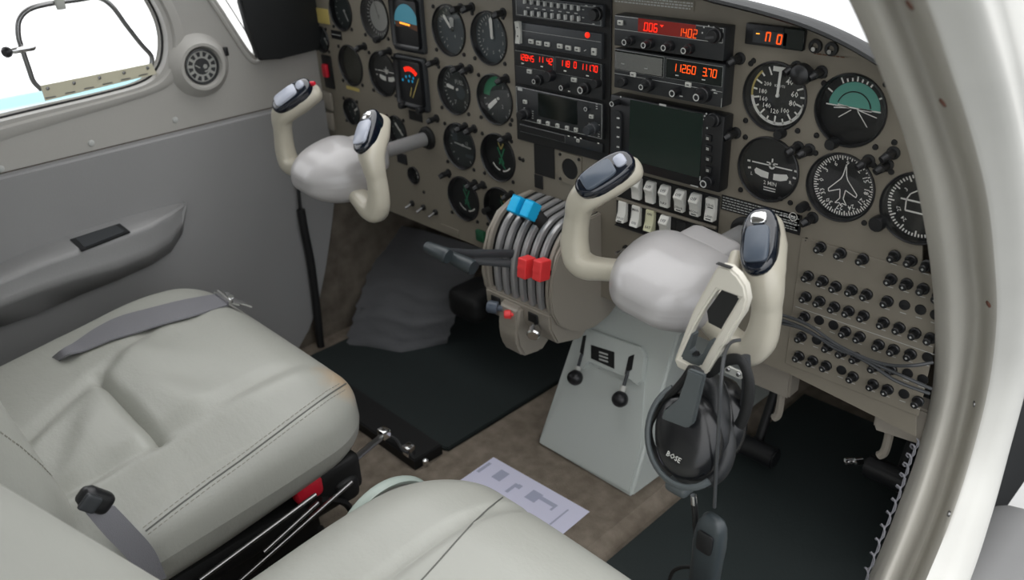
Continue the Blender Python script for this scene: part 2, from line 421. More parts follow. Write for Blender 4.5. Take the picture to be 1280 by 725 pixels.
# turn coordinators
def turnco(key, label, txt=True, **k):
    t, R, d = dial(key, label, name='turn_coordinator', **k)
    f = FF(t, R, d); f.line(-.66, .06, .66, .06, .04); f.line(0, 0, 0, .28, .05); f.disk(.11, 0, .06, 12); f.line(-.18, .14, .18, .14, .035)
    f.line(-.82, .06, -.72, .06, .06); f.line(.72, .06, .82, .06, .06); f.line(-.78, -.16, -.68, -.14, .06); f.line(.7, -.14, .8, -.16, .06)
    f.done('airplane_symbol', M['white'], t)
    f = FF(t, R, d)
    for s in (-1, 1): f.poly([(s*.08, -.17), (s*.08, -.36), (s*.32, -.35), (s*.52, -.28), (s*.56, -.18), (s*.5, -.1), (s*.3, -.14)])
    f.done('ball_tube', M['white'], t)
    if txt:
        f = FF(t, R, d); f.text('L', -.64, -.32, .14); f.text('R', .64, -.32, .14); f.text('2 MIN', 0, -.5, .17)
        for z in (-.64, -.72): f.line(-.2, z, .2, z, .035)
        f.done('dial_markings', M['white'], t)
turnco('tc', 'black turn coordinator dial reading 2 MIN with white airplane symbol, below the airspeed dial')
turnco('ptc', 'small airplane dial with white ball tube on the far left side of the panel', txt=False)
# directional gyro
t, R, d = dial('dg', 'compass dial with outlined white airplane ringed by heading numbers', name='heading_indicator')
f = FF(t, R, d)
for i in range(72): f.tick(i*5, .74 if i % 2 == 0 else .79, .88, .036)
for i, s in enumerate(('N', '12', '15', '18', '21', '24', '27', '30', '33', '0', '3', '6')):
    a = i*30+2; s = ['9', '12', '15', '18', '21', '24', '27', '30', '33', '0', '3', '6'][i]
    f.text(s, .655*math.sin(math.radians(a)), .645*math.cos(math.radians(a)), .2, a)
f.done('compass_card', M['white'], t)
f = FF(t, R, d, 2)
o = [(0, .62), (.05, .3), (.1, .18), (.42, -.18), (.4, -.26), (.08, -.12), (.05, -.38), (.17, -.55), (.04, -.52), (0, -.58)]
for P in (o, [(-x, z) for x, z in o]):
    for p, q in zip(P, P[1:]): f.line(*p, *q, .028)
f.done('airplane_outline', M['white'], t)
knob(t, -.85*R-.004, -.78*R, .006, .014, name='setting_knob')
# vertical speed
t, R, d = dial('vsi', 'dial half hidden behind the door frame, with white pointer outline', name='vertical_speed_gauge', screws=(1, 1, 0, 1))
f = FF(t, R, d)
for i in range(60): f.tick(i*6, .7 if i % 5 == 0 else .78, .87, .042)
f.line(-.55, .1, .1, .1, .05); f.line(-.4, .1, -.32, .28, .035); f.line(-.32, .28, -.16, .4, .035); f.line(-.4, .1, -.38, -.2, .035); f.line(-.38, -.2, .1, -.2, .05)
for s, a in (('30', 20), ('33', -10), ('5', 60), ('3', -50), ('24', 220), ('27', 250)): f.text(s, .58*math.sin(math.radians(a)), .58*math.cos(math.radians(a)), .15, a)
f.done('dial_markings', M['white'], t)
knob(t, -.9*R, -.62*R, .009, .012, name='setting_knob')
# plain left hand gauges
def plain(key, label, needles=(), nums=(), ticks=24, face='facel', mk='grey', **k):
    t, R, d = dial(key, label, face=face, **k)
    f = FF(t, R, d)
    for i in range(ticks): f.tick(-150+300*i/max(1, ticks-1), .72, .83, .04)
    for s, x, z, h in nums: f.text(s, x, z, h)
    f.done('dial_markings', M[mk], t)
    for n in needles: needle(t, R, d, *n)
    return t, R, d
t, R, d = plain('alt', 'altitude dial in the top row nearest the radios, long white needle upright', [(-3, 0, .74, .13, 'white', None, 1)], [(str(i), .56*math.sin(i*.628), .56*math.cos(i*.628), .17) for i in range(1, 10)], 30, 'facegrey')
t, R, d = plain('pasi', 'slate blue gauge with two short white pointers beside the altitude dial', [(-42, .1, .72, .1, 'white', None, 1), (2, .12, .48, .2, 'grey', None, 1)], [('4', .1, -.25, .2), ('6', -.4, -.4, .16), ('9', .5, -.3, .16)], 20, 'facegrey')
t, R, d = dial('glare', 'gauge with pale glare washing over its glass, top row far left', gm='hazy')
f = FF(t, R, d)
for i in range(30): f.tick(i*12, .7, .84, .05)
f.done('dial_markings', M['grey'], t); needle(t, R, d, -20, m='key')
f = FF(t, R, d, 2); f.disk(.62); f.done('painted_glare', M['key'], t)  # pale disc on the face, glare from the glass painted in
knob(t, .1*R, -.93*R, .006, .01, name='setting_knob')
t, R, d = plain('mp', 'gauge with white numerals and stubby pointer at nine o\'clock, under the slate blue gauge', [(-80, .2, .66, .12, 'white', None, 1)], [('FUEL', .1, .28, .24), ('3', -.5, .45, .2), ('7', -.2, -.55, .24), ('5', .6, .0, .2), ('1', -.3, .62, .2), ('9', .4, -.5, .2)], 26)
f = FF(t, R, d); f.disk(.28, .15, -.12); f.done('hub_cap', M['facegrey'], t)
t, R, d = plain('tach', 'gauge with green arc and white pointer at lower left, left of the navigator screen', [(-128, .1, .72, .15, 'white', None, 1)], [('3', .25, .45, .18), ('5', .55, .2, .18), ('2', .2, -.3, .22), ('0', .6, -.4, .2)], 18)
f = FF(t, R, d, 2); f.arc(.5, .84, -85, 5); f.done('green_arc', M['green'], t)
t, R, d = plain('hsi', 'hazy gauge in the third row, directly above the gauge with green needles', [(95, -.5, .55, .05, 'grey', None, 1)], [('12', .2, .1, .2)], 12)
f = FF(t, R, d); f.rect(-.7, .1, -.35, .45); f.rect(.1, -.5, .6, -.35); f.done('window_patches', M['facegrey'], t)
def crossneedles(t, R, d, a, b, m1, m2, cx=0, cz=0):
    f = FF(t, R, d, 3); f.line(-.2, .35, .12, -.3, .07); f.line(.18, .35, -.14, -.35, .07); f.line(-.15, -.1, .2, -.5, .06); f.done('crossed_needles', M[m1], t)
    f = FF(t, R, d, 4); f.line(-.15, .55, 0, .3, .06); f.line(.15, .55, 0, .3, .06); f.done('needle_tips', M[m2], t)
    f = FF(t, R, d, 3); f.arc(.58, .64, 130, 175); f.arc(.58, .64, 190, 235); f.done('white_arc', M['white'], t)
t, R, d = dial('eng', 'twin needle gauge with yellow tips above green needles, next to the blank plates'); crossneedles(t, R, d, 0, 0, 'green', 'yellow')
t, R, d = dial('fuel', 'twin needle gauge with green needles and a white dot, left column bottom'); crossneedles(t, R, d, 0, 0, 'green', 'green')
t, R, d = dial('oil', 'twin needle gauge partly hidden behind the cyan levers'); crossneedles(t, R, d, 0, 0, 'green', 'yellow')
t, R, d = plain('olive', 'olive faced gauge with a cream strip under it, far left of the panel', [], [], 10, 'facegreen', 'facegrey')
f = Flat(-.0008, R); f.rect(-.62, -1.22, .5, -1.05); f.done('label_strip', M['yellow'], t)
plain('edge', 'dark gauge cut by the top edge of the view near the glareshield end', [(150, 0, .6, .06, 'grey', None, 1)], [], 14)
plain('slim', 'small dark gauge closest to the left end of the panel', [(140, 0, .6, .1, 'grey', None, 1)], [], 8)
plain('hid1', 'small gauge behind the horn of the far yoke', [(60, 0, .6, .12, 'white', None, 1)], [('E', -.3, .3, .4), ('F', -.1, -.3, .4)], 8)
t, R, d = plain('hid2', 'gauge behind the shaft of the far yoke with one slanting white pointer', [(-45, -.4, .6, .1, 'white', None, 1)], [], 10)
t, R, d = dial('tiny', 'small oval looking gauge with two white dots low on the panel', screws=(0, 0, 0, 0))
f = FF(t, R, d); f.disk(.2, 0, .1); f.disk(.2, .1, -.35); f.line(-.1, .6, .2, .6, .2); f.done('white_dots', M['white'], t)
# square electronic gauges
def square_gauge(px, py, label, s=.043, hz=.047):
    c = W(px, py); t = thing('electronic_gauge', label, 'gauge', c, group='square electronic gauges')
    b = BM(); box(b, -s, s, -.006, -.0002, -hz, hz, .006, 3); obj('bezel', b, M['radio2'], t)
    b = BM(); box(b, -s*.86, s*.86, -.0072, -.0055, -hz*.86, hz*.9, .008, 3); obj('screen', b, M['blk'], t)
    return t
t = square_gauge(512, 29, 'square gauge showing blue sky over brown and an orange line')
f = Flat(-.0076, .034); f.poly([(.95*math.sin(math.radians(a)), .95*math.cos(math.radians(a))) for a in range(-95, 100, 8)]); f.done('blue_field', M['skyb'], t)
f = Flat(-.0078, .034); f.poly([(-.95, .1), (.95, .0), (.9, -.3), (0, -.12), (-.8, -.2)]); f.done('brown_field', M['brown'], t)
f = Flat(-.008, .034); f.line(-.5, .02, .3, -.04, .08); f.done('orange_line', M['amber'], t)
t = square_gauge(517, 103, 'square gauge with red and blue arc segments and a yellow line')
f = Flat(-.0076, .034)
for a in (-32, -18, -4, 10, 24, 38): f.arc(.62, .86, a, a+11)
f.done('red_segments', M['red'], t)
f = Flat(-.0076, .034)
for x, z in ((-.3, .3), (0, .36), (.3, .3), (-.1, .1), (.2, .12), (-.6, .1)): f.disk(.08, x, z, 8)
f.done('blue_figures', M['blue'], t)
f = Flat(-.0078, .034); f.line(.75, .35, .1, -.75, .05); f.line(.1, -.2, -.1, -.7, .05); f.done('yellow_line', M['yellow'], t)
for x in (-.024, .026): knob(t, x, -.042, .0065, .012, y=-.006)
# ---------------------------------------------------------------- post lights (shared shape)
pl = thing('post_light', 'small black post light with slanted hood above the airspeed dial', 'light', W(925, 73), group='post lights around the gauges')
b = BM(); cyl(b, (0, 0, 0), (0, -.017, 0), .0048, n=14); cyl(b, (0, -.012, 0), (-.004, -.02, -.004), .0056, .004, n=14); obj('lamp_body', b, M['blk'], pl)
b = BM(); lathe(b, [(.0075, 0), (.0075, .0015), (.004, .003), (0, .003)], n=14); obj('collar', b, M['blkm'], pl)
PL = [(996, 84, 'right of the airspeed dial top'), (1027, 90, 'between the airspeed dial and the attitude indicator'), (920, 166, 'left of the 2 MIN dial top'), (998, 184, 'right of the 2 MIN dial'), (1012, 187, 'between the 2 MIN dial and the compass dial'),
      (1086, 201, 'at the upper right of the compass dial'), (1109, 206, 'lower of the pair by the door frame'), (1117, 191, 'upper of the pair by the door frame'), (1016, 272, 'under the compass dial on its left'),
      (590, 9, 'over the slate blue gauge'), (576, 10, 'at the top edge of the slate blue gauge'), (629, 16, 'over the altitude dial'), (456, 58, 'above the olive gauge'), (487, 64, 'above the far airplane dial'), (546, 77, 'right of the blue and brown square gauge'),
      (588, 86, 'over the stubby pointer gauge'), (577, 84, 'touching the rim of the stubby pointer gauge'), (633, 98, 'over the green arc gauge'), (593, 161, 'above the hazy gauge on the right'), (582, 158, 'above the hazy gauge on the left'),
      (636, 171, 'over the yellow tipped twin needle gauge'), (561, 216, 'alone left of the hazy gauge'), (546, 148, 'under the red segment gauge'), (594, 229, 'over the white dotted twin needle gauge'), (604, 231, 'right of the white dotted twin needle gauge top'), (640, 243, 'behind the cyan levers')]
for x, y, s in PL: dup(pl, W(x, y), label='small black post light '+s)
for a in [(1012, 89, .0125, .02, 'grey', 'large dark round knob between the airspeed and attitude dials')]:
    c = W(a[0], a[1], 0); b = BM(); lathe(b, [(.005, 0), (.005, .008), (.010, .010), (.0125, .016), (.011, .024), (.005, .028), (0, .0285)], n=20)
    finish(obj('round_knob', b, M['blk'], loc=c), a[5], 'knob')
# ================================================================ RADIO STACKS
class Unit:
    def __init__(s, name, label, cat, tl, br, d, body='radio', bev=.0015, group=None):
        a = U(*tl, 'y', -d); b = U(*br, 'y', -d); s.d = d
        s.c = V(((a.x+b.x)/2, 0, (a.z+b.z)/2)); s.w = b.x-a.x; s.h = a.z-b.z
        s.t = thing(name, label, cat, s.c, group=group)
        bm = BM(); box(bm, -s.w/2, s.w/2, -d, -.0002, -s.h/2, s.h/2, bev, 2); obj('faceplate', bm, M[body], s.t)
    def L(s, px, py, h=0):
        p = U(px, py, 'y', -s.d-h)-s.c; return p.x, p.z
    def screen(s, tl, br, m, name='display', fr=None, raise_=.0008):
        a = s.L(*tl); b = s.L(*br); bm = BM(); box(bm, a[0], b[0], -s.d-raise_, -s.d+.0005, b[1], a[1], .0003, 1); obj(name, bm, M[m], s.t)
        if fr:
            f = s.flat(.0001); f.frame(a[0], b[1], b[0], a[1], .0007); f.done(name+'_frame', M[fr], s.t)
        return a, b
    def flat(s, lay=.0002): return Flat(-s.d-lay)
    def knob(s, px, py, r, h, m='blk', ring=None, base=None, name='knob'):
        x, z = s.L(px, py, h); bm = BM()
        if base: lathe(bm, [(base, 0), (base, h*.45), (base*.92, h*.5), (r, h*.52)], (x, -s.d, z), n=18, closed=True)
        lathe(bm, [(r, 0), (r, h*.9), (r*.9, h), (0, h)], (x, -s.d, z), n=18); o = obj(name, bm, M[m], s.t)
        if ring:
            f = Flat(-s.d-h-.0002); f.arc(r*.6, r*.9, 0, 360, x, z, 16); f.done('knob_ring', M[ring], o)
        return o
    def key(s, px, py, w, h, m='key', mark=True, d=.003, name='button'):
        x, z = s.L(px, py, d); bm = BM(); box(bm, x-w/2, x+w/2, -s.d-d, -s.d, z-h/2, z+h/2, .0006, 2); o = obj(name, bm, M[m], s.t)
        if mark:
            f = Flat(-s.d-d-.0002); f.line(x-w*.22, z, x+w*.22, z, h*.25); f.done('button_mark', M['ink'], o)
        return o
    def digits(s, items, m, h, y=.0012, w=.13):
        f = s.flat(y)
        for txt, px, py in items:
            x, z = s.L(px, py); f.seg7(txt, x, z-h/2, h, w)
        f.done('display_digits', M[m], s.t)
# backing frames of the two stacks
b = BM(); p = U(757, 60, 'y', 0); box(b, W(645, 30).x-.004, p.x+.012, -.0035, -.0003, W(700, 187).z, .793, .001, 1)
finish(obj('avionics_frame', b, M['blkm']), 'narrow black mounting frame framing the left radio stack', 'frame')
# audio panel
u = Unit('audio_panel', 'audio selector with two rows of small pale toggles, top of left radio stack', 'radio', (643, -6), (753, 35), .009, 'radio2')
for i in range(9):
    for (x, y) in ((655+i*8.4, 1.5+i*1.1), (656+i*8.3, 16+i*.95)):
        lx, lz = u.L(x, y, .004); bm = BM(); box(bm, lx-.0016, lx+.0016, -u.d-.005, -u.d, lz-.0035, lz+.0035, .0005, 1); o = obj('toggle', bm, M['grey'], u.t)
        bm = BM(); box(bm, lx-.0036, lx-.002, -u.d-.0006, -u.d, lz-.0045, lz+.0045); obj('toggle_slot', bm, M['blkm'], o)
u.knob(740, 19, .0075, .012, base=.009)
f = u.flat(); 
for i in range(7):
    x, z = u.L(660+i*10, 9.5+i*1.2); f.line(x-.003, z, x+.003, z, .0014)
a = u.L(645, -2); c = u.L(751, 32); f.frame(a[0], c[1], c[0], a[1], .0005)
for px, py in ((733, 7), (743, 7.5), (748, 11), (729, 12), (729, 22), (742, 30)):
    x, z = u.L(px, py); f.line(x-.002, z, x+.002, z, .0013)
f.done('panel_print', M['grey'], u.t)
# second unit
u = Unit('intercom_unit', 'dark radio with white rocker, six pale buttons and a red lamp, second in left stack', 'radio', (643, 27), (752, 74), .009, 'radio2')
x, z = u.L(646, 41, .006); bm = BM()
prism(bm, [(x-.0045, -u.d, z+.0155), (x-.0045, -u.d-.006, z+.0155), (x-.0045, -u.d-.0035, z), (x-.0045, -u.d-.006, z-.0155), (x-.0045, -u.d, z-.0155)], (.009, 0, 0)); rk = obj('rocker', bm, M['key'], u.t)
f = u.flat(.0048); f.disk(.0014, x, z+.0075, 10).disk(.0014, x, z-.005, 10); f.done('rocker_dots', M['ink'], rk)
for px, py in ((663, 52), (672.6, 54), (683, 55.5), (699, 57.8), (709.5, 60), (721, 61.8)): u.key(px, py, .0095, .0062)
u.key(741.7, 64.8, .0085, .0095)
x, z = u.L(734.7, 43.7); bm = BM(); lathe(bm, [(.0038, 0), (.0038, .0018), (.002, .003), (0, .0032)], (x, -u.d, z), n=14); obj('lamp', bm, M['red'], u.t)
f = u.flat(); x, z = u.L(731.5, 63); f.line(x-.002, z-.001, x+.002, z+.0012, .0012); a = u.L(652, 38.5); b_ = u.L(751, 52); f.line(a[0], (a[1]+b_[1])/2, b_[0], (a[1]+b_[1])/2, .0004); f.done('panel_print', M['grey'], u.t)
# navcom left
u = Unit('nav_radio', 'radio with red figures 128.45 and 111.70 in two windows, left stack', 'radio', (643, 62), (752.5, 125.5), .009, group='twin window radios')
u.screen((644, 63), (691.7, 90.5), 'blkm', fr='grey'); u.screen((695, 71), (751, 101.5), 'blkm', fr='grey')
u.digits([('128.45', 649.5, 70.5), ('11', 672.5, 73.5), ('42', 684, 76)], 'red', .0083, w=.15); u.digits([('118', 701, 78.3), ('0', 718, 80.8), ('111.70', 726.5, 82.8)], 'red', .0083, w=.15)
u.key(661, 89.5, .0095, .006); u.key(716.5, 100, .0095, .006)
u.knob(667, 102, .004, .014, ring='grey', base=.0075); u.knob(683, 96, .008, .012); u.knob(701, 110, .0042, .014, ring='grey'); u.knob(725, 113, .0055, .014, ring='grey', base=.0085); u.knob(742, 105, .0065, .01)
f = u.flat(.0012)
for px, py in ((654, 79), (678, 83), (707, 88.5), (735, 94.5)):
    x, z = u.L(px, py); f.line(x-.0025, z, x+.0025, z, .0015)
x, z = u.L(748, 105); f.disk(.0017, x, z, 8); x, z = u.L(712, 114); f.line(x-.002, z, x+.002, z, .0014)
f.done('panel_print', M['white'], u.t)
# GPS navigator
u = Unit('gps_navigator', 'navigator with dead black screen and five square keys beneath it', 'radio', (644, 107), (753.5, 175.5), .009, 'radio')
u.screen((672.5, 115.5), (722, 156.5), 'screen')
for px, py in ((673, 152.3), (684, 154.5), (696, 157.3), (708, 160.2), (719, 162.5)): u.key(px, py, .0062, .006, d=.003)
u.key(655.5, 127.5, .0075, .0055); u.key(738.3, 146, .0075, .0055); u.knob(731.8, 136.5, .0035, .004, 'radio2', ring='grey', name='round_button')
u.knob(648.5, 145, .0068, .02, base=.0088); u.knob(732.5, 164, .0068, .02, 'radio2', base=.0088)
f = u.flat(); a = u.L(645, 108); c = u.L(752, 173.5); f.frame(a[0], c[1], c[0], a[1], .0007)
for (px, py) in ((655, 144), (736, 164)):
    x, z = u.L(px, py); f.arc(.0105, .0125, 0, 100, x, z, 8)
x, z = u.L(650, 111.5); f.rect(x-.005, z-.0022, x+.005, z+.0022)
for px, py, n in ((666, 139, 4), (746, 130, 3), (748.5, 156, 6)):
    for i in range(n):
        x, z = u.L(px, py+i*2.9); f.line(x-.0016, z, x+.0016, z, .0014)
f.done('panel_print', M['grey'], u.t)
# slot under it
u = Unit('blank_radio', 'blank amber-brown strip radio directly under the navigator keys', 'radio', (649, 154), (753, 192), .007, 'radio')
u.screen((650, 155.5), (706, 178), 'brownwin' if 0 else 'blkm', fr='grey')
u.key(722, 176, .006, .005, d=.002); f = u.flat()
for px, py in ((711, 170), (719, 171.5), (726, 173), (748, 179)):
    x, z = u.L(px, py); f.line(x-.0018, z, x+.0018, z, .0016)
f.done('panel_print', M['white'], u.t)
# blank plates below
def plate(px, py, w, h, label, m='blkm', name='blank_plate', th=.0018):
    c = W(px, py); b = BM(); box(b, -w/2, w/2, -th, -.0002, -h/2, h/2, .0006, 1); return finish(obj(name, b, M[m], loc=c), label, 'plate')
plate(681, 201, .0435, .05, 'taller black blank square plate right of the twin needle gauges')
plate(674, 227, .0185, .0225, 'smallest black blank plate, under the taller black square')
c = W(713, 211); t = thing('speaker_plate', 'beige square plate with a round black hole beside the horn tip', 'plate', c)
hol = [(.0165*math.cos(i*PI/16), .0165*math.sin(i*PI/16)) for i in range(32)]
planar_holes('mounting_plate', [(-.0235, -.024), (.0235, -.024), (.0235, .024), (-.0235, .024)], [hol], -.002, .0018, M['panel'], parent=t)
b = BM(); lathe(b, [(.0175, 0), (0, 0)], (0, -.0004, 0), n=30, closed=True); obj('grille', b, M['blkm'], t)
b = BM(); [screwhead(b, sx*.019, sz*.0195, .0025, -.002) for sx in (-1, 1) for sz in (-1, 1)]; obj('screws', b, M['blkm'], t)
# right stack
u = Unit('transponder', 'transponder with bright red display strip reading 1402, top of right stack', 'radio', (768, 18), (904, 77), .022, 'radio')
u.screen((798, 22.5), (869, 49), 'redwin'); u.digits([('.006', 806, 33), ], 'red', .0095); u.digits([('1402', 848, 39.5)], 'orange', .0095, w=.09)
f = u.flat(.0012); x, z = u.L(828, 32); f.poly([(x-.003, z+.001), (x+.003, z+.001), (x, z-.002)]); f.done('flight_mark', M['red'], u.t)
u.key(774.5, 28.5, .0082, .0062)
for px, py in ((780, 53), (804, 56.8), (829, 60), (854, 63.6)): u.knob(px, py, .0042, .016, ring='grey', base=.0062)
u.knob(889, 46, .0075, .012, base=.009); f = u.flat(); a = u.L(769, 19.5); c = u.L(903, 55.5)
f.line(a[0], a[1], c[0], a[1], .0006); q = u.L(769, 36)[1]; f.line(a[0], q, c[0], q, .0006); f.line(c[0], a[1], c[0], q, .0006)
for px, py in ((880, 34), (886, 32.5), (892, 34), (897, 37), (878, 41)):
    x, z = u.L(px, py); f.rect(x-.001, z-.001, x+.001, z+.001)
f.done('panel_print', M['grey'], u.t)
f = Flat(-u.d-.0124); x, z = u.L(887, 47, .012); f.line(x-.006, z-.001, x+.006, z+.001, .0028); f.done('pointer', M['ink'], u.t)
u = Unit('nav_radio', 'radio with orange figures 112.60 and 3.70, under the transponder', 'radio', (768, 60), (902.5, 135), .022, group='twin window radios')
u.screen((769, 62), (829, 97), 'screen', fr='grey'); u.screen((833.5, 73), (902, 108.5), 'screen', fr='grey')
bm = BM(); a = u.L(770, 64); c = u.L(828, 95.5); box(bm, a[0], c[0], -u.d-.0016, -u.d-.001, c[1], a[1]); obj('window_glass', bm, M['hazy'], u.t)
u.digits([('112.60', 841.5, 83.5), ('3.70', 879, 89.5)], 'orange', .0092, w=.12)
u.key(790.5, 93.3, .0085, .006); u.key(859.5, 106.2, .0085, .006)
u.knob(801, 109, .004, .018, ring='grey', base=.0085); u.knob(776, 103, .006, .008); u.knob(839.8, 117, .0048, .014, ring='grey'); u.knob(870, 122, .005, .02, ring='grey', base=.010); 
f = u.flat(.0012)
for px, py in ((779, 79.5), (808, 85.5), (847, 94), (880, 99.5), (852, 120), (893, 112), (895, 116)):
    x, z = u.L(px, py); f.line(x-.0025, z, x+.0025, z, .0014)
a = u.L(769, 98); c = u.L(902, 134); f.line(a[0]+.0, u.L(830, 102)[1], c[0], u.L(830, 102)[1], .0005); f.line(c[0], c[1], c[0], a[1], .0006)
f.done('panel_print', M['grey'], u.t)
u = Unit('multifunction_display', 'large dark green screen display with bezel keys, bottom of right stack', 'display', (762.5, 117.5), (898.5, 242), .022, 'blk', .003)
u.screen((788, 124.5), (874.5, 222.5), 'screeng')
x0, z0 = u.L(772, 138); x1, z1 = u.L(772, 200); bm = BM(); prism(bm, [(x0-.008, -u.d, z1), (x0+.008, -u.d, z1), (x0+.008, -u.d, z0-.004), (x0+.005, -u.d, z0), (x0-.005, -u.d, z0), (x0-.008, -u.d, z0-.004)], (0, -.003, 0)); obj('key_strip', bm, M['radio'], u.t)
for py in (148, 159.5, 171.5, 184): u.key(772, py, .0045, .0022, 'grey', False, .0042, 'bezel_key')
for i, py in enumerate((173, 186, 199, 213)):
    o = u.key(885, py, .009, .0085, 'blk', False, .003, 'bezel_key'); x, z = u.L(884.5, py, .003); f = Flat(-u.d-.0033)
    f.line(x-.002, z+.001, x+.002, z+.0005, .0012).line(x-.002, z-.001, x+.002, z-.0012, .0012); f.done('key_symbol', M['key'], o)
u.knob(764.5, 130, .004, .014, ring='grey'); u.knob(887, 152, .0075, .012, base=.009); u.knob(879, 230, .0055, .014, ring='grey', base=.0075)
f = u.flat()
for px, py in ((776, 121), (881, 145), (879, 149), (877.5, 155), (884, 160), (883, 142)):
    x, z = u.L(px, py); f.disk(.0013, x, z, 8)
x, z = u.L(828.5, 131.2); f.rect(x-.0055, z-.0014, x+.0055, z+.0014); x, z = u.L(868, 232.5); f.line(x-.006, z, x+.006, z, .0016); x, z = u.L(875, 223); f.line(x, z-.003, x, z+.003, .0016)
f.done('panel_print', M['grey'], u.t)
# digital readout
u = Unit('digital_readout', 'small black readout with orange figures n 0 near the glareshield', 'display', (932.5, 28.5), (1003, 64.5), .007, 'blk')
u.screen((942, 36.5), (983, 58), 'radio2'); u.digits([('-', 945.5, 41.5)], 'amber', .009); u.digits([('n', 958, 45.8), ('0', 972, 48.8)], 'orange', .0098, w=.17)
x, z = u.L(993, 50); bm = BM(); box(bm, x-.014, x+.012, -u.d-.0008, -u.d, z-.011, z+.012, .0008, 1); obj('blank_window', bm, M['screen'], u.t)
for i, (px, py) in enumerate(((1020, 57.5), (1040, 61))):
    c = W(px, py); t = thing('headphone_jack', ('left' if not i else 'right')+' one of two black jack sockets beside the digital readout', 'socket', c, group='jack sockets')
    b = BM(); lathe(b, [(.008, 0), (.0075, .003), (.004, .0035), (.0035, -.001)], n=20, closed=True); obj('collar', b, M['blk'], t); b = BM(); lathe(b, [(.003, .0), (.0025, .0042), (0, .0042)], (-.001, 0, -.003), n=12); obj('contact', b, M['chrome'], t)
# ---------------------------------------------------------------- rocker switches
SWN = {'A': [('tall', '', '', 797, 235.5, 'first pale rocker in the upper row, beside the horn tip'), ('tall', 'OFF', '', 814, 240, 'second upper rocker from the horn tip, faint lettering'), ('tall', 'OFF', 'NAV', 832, 245, 'third upper rocker from the horn tip, lettered NAV'), ('tall', 'OFF', 'STROB', 851, 250.5, 'upper row rocker lettered for the strobe light'), ('tall', 'OFF', 'RECOG', 870, 255.5, 'upper row rocker lettered for the recognition light'), ('flat', 'LDG', 'LAND', 889.5, 261, 'last upper row rocker, flush and closely lettered, nearest the placard')],
       'B': [('low', '', 'PITOT', 779, 264, 'leftmost rocker of the lower row, lettering at its foot'), ('low', 'MAN', 'ON', 796, 269.5, 'second rocker of the lower row'), ('lowy', 'ON', 'BAT', 813.5, 275, 'yellowed rocker in the lower row'), ('tall', 'OFF', 'ALT', 832, 282, 'lower row rocker standing beside the black blanks')]}
pa = W(770, 226); pb_ = W(903, 300)
b = BM(); z1 = W(797, 217).z; z2 = W(832, 300).z; x0 = W(772, 240).x; x1 = W(900, 265).x
sw = thing('switch_bracket', 'black bracket holding two rows of pale rocker switches under the large display', 'bracket', ((x0+x1)/2, 0, (z1+z2)/2)); hw = (x1-x0)/2; hh = (z1-z2)/2
box(b, -hw, hw, -.003, -.0002, -hh, hh, .001, 1); obj('back_plate', b, M['blkm'], sw)
b = BM(); box(b, -hw, hw, -.0075, -.003, -.0022, .0022, .001, 1); obj('divider_rail', b, M['panel'], sw)
b = BM(); box(b, -hw, hw, -.006, -.003, -hh, -hh+.002, .0005, 1); obj('lower_rail', b, M['blk'], sw)
def rocker(kind, t1, t2, px, py, lab):
    c = U(px, py, 'y', -.006); c.y = -.003; h = .0155; w = .0071
    t = thing('rocker_switch', lab, 'switch', c, group='pale rocker switches')
    P = {'tall': [(h, 0), (h, -.006), (h*.38, -.013), (-h*.1, -.0075), (-h, -.0075), (-h, 0)], 'flat': [(h, 0), (h, -.009), (0, -.006), (-h, -.010), (-h, 0)], 'low': [(h, 0), (h, -.0065), (-h*.15, -.0065), (-h*.95, -.0125), (-h, 0)]}[kind.rstrip('y') if kind != 'lowy' else 'low']
    b = BM(); prism(b, [(-w, y, z) for z, y in P], (2*w, 0, 0)); bmesh.ops.bevel(b, geom=list(b.edges), offset=.0008, segments=2, affect='EDGES')
    o = obj('paddle', b, M['rocky' if kind == 'lowy' else 'rock'], t)
    f = Flat(-.0078)
    def on(z): # y of the profile at height z
        for (za, ya), (zb, yb) in zip(P[1:-1], P[2:]):
            if zb <= z <= za: return ya+(yb-ya)*(za-z)/(za-zb+1e-9)
        return P[2][1]
    for s, z in ((t1, h*.62 if kind != 'flat' else h*.4), (t2, -h*.6)):
        if not s: continue
        g = Flat(0); g.text(s, 0, z, .0052 if len(s) < 4 else .0042)
        if kind == 'flat' or (z < 0 and len(s) > 3): g.line(-.004, z-.0036, .004, z-.0036, .0016)
        for v in g.bm.verts: v.co.y = on(v.co.z)-.0003
        obj('lettering', g.bm, M['ink'], t)
    return t
for k in 'AB':
    for a in SWN[k]: rocker(*a)
for px, py, s in ((851, 288, 'beside the standing rocker'), (870, 292, 'in the middle of three'), (890, 296, 'at the right end of the lower row')):
    c = U(px, py, 'y', -.003); c.y = -.003; b = BM(); box(b, -.0072, .0072, -.0012, 0, -.0135, .0135, .0005, 1); finish(obj('switch_blank', b, M['blk'], loc=c), 'black switch blank '+s, 'blank', 'switch blanks')
c = W(848, 312); b = BM(); box(b, -.04, .04, -.004, -.0002, -.012, .010, .001, 1); finish(obj('lower_subpanel', b, M['blkm'], loc=W(838, 306)), 'black strip below the rocker switches behind the near yoke hub', 'panel')
t = thing('ignition_toggle', 'chrome toggle low on the panel left of the near yoke hub', 'switch', W(783, 310)); b = BM(); lathe(b, [(.005, 0), (.0045, .004), (.003, .005), (0, .005)], n=14); obj('nut', b, M['blkm'], t); b = BM(); cyl(b, (0, -.004, 0), (-.004, -.02, -.003), .0018, .0028, n=12); obj('lever', b, M['chrome'], t)
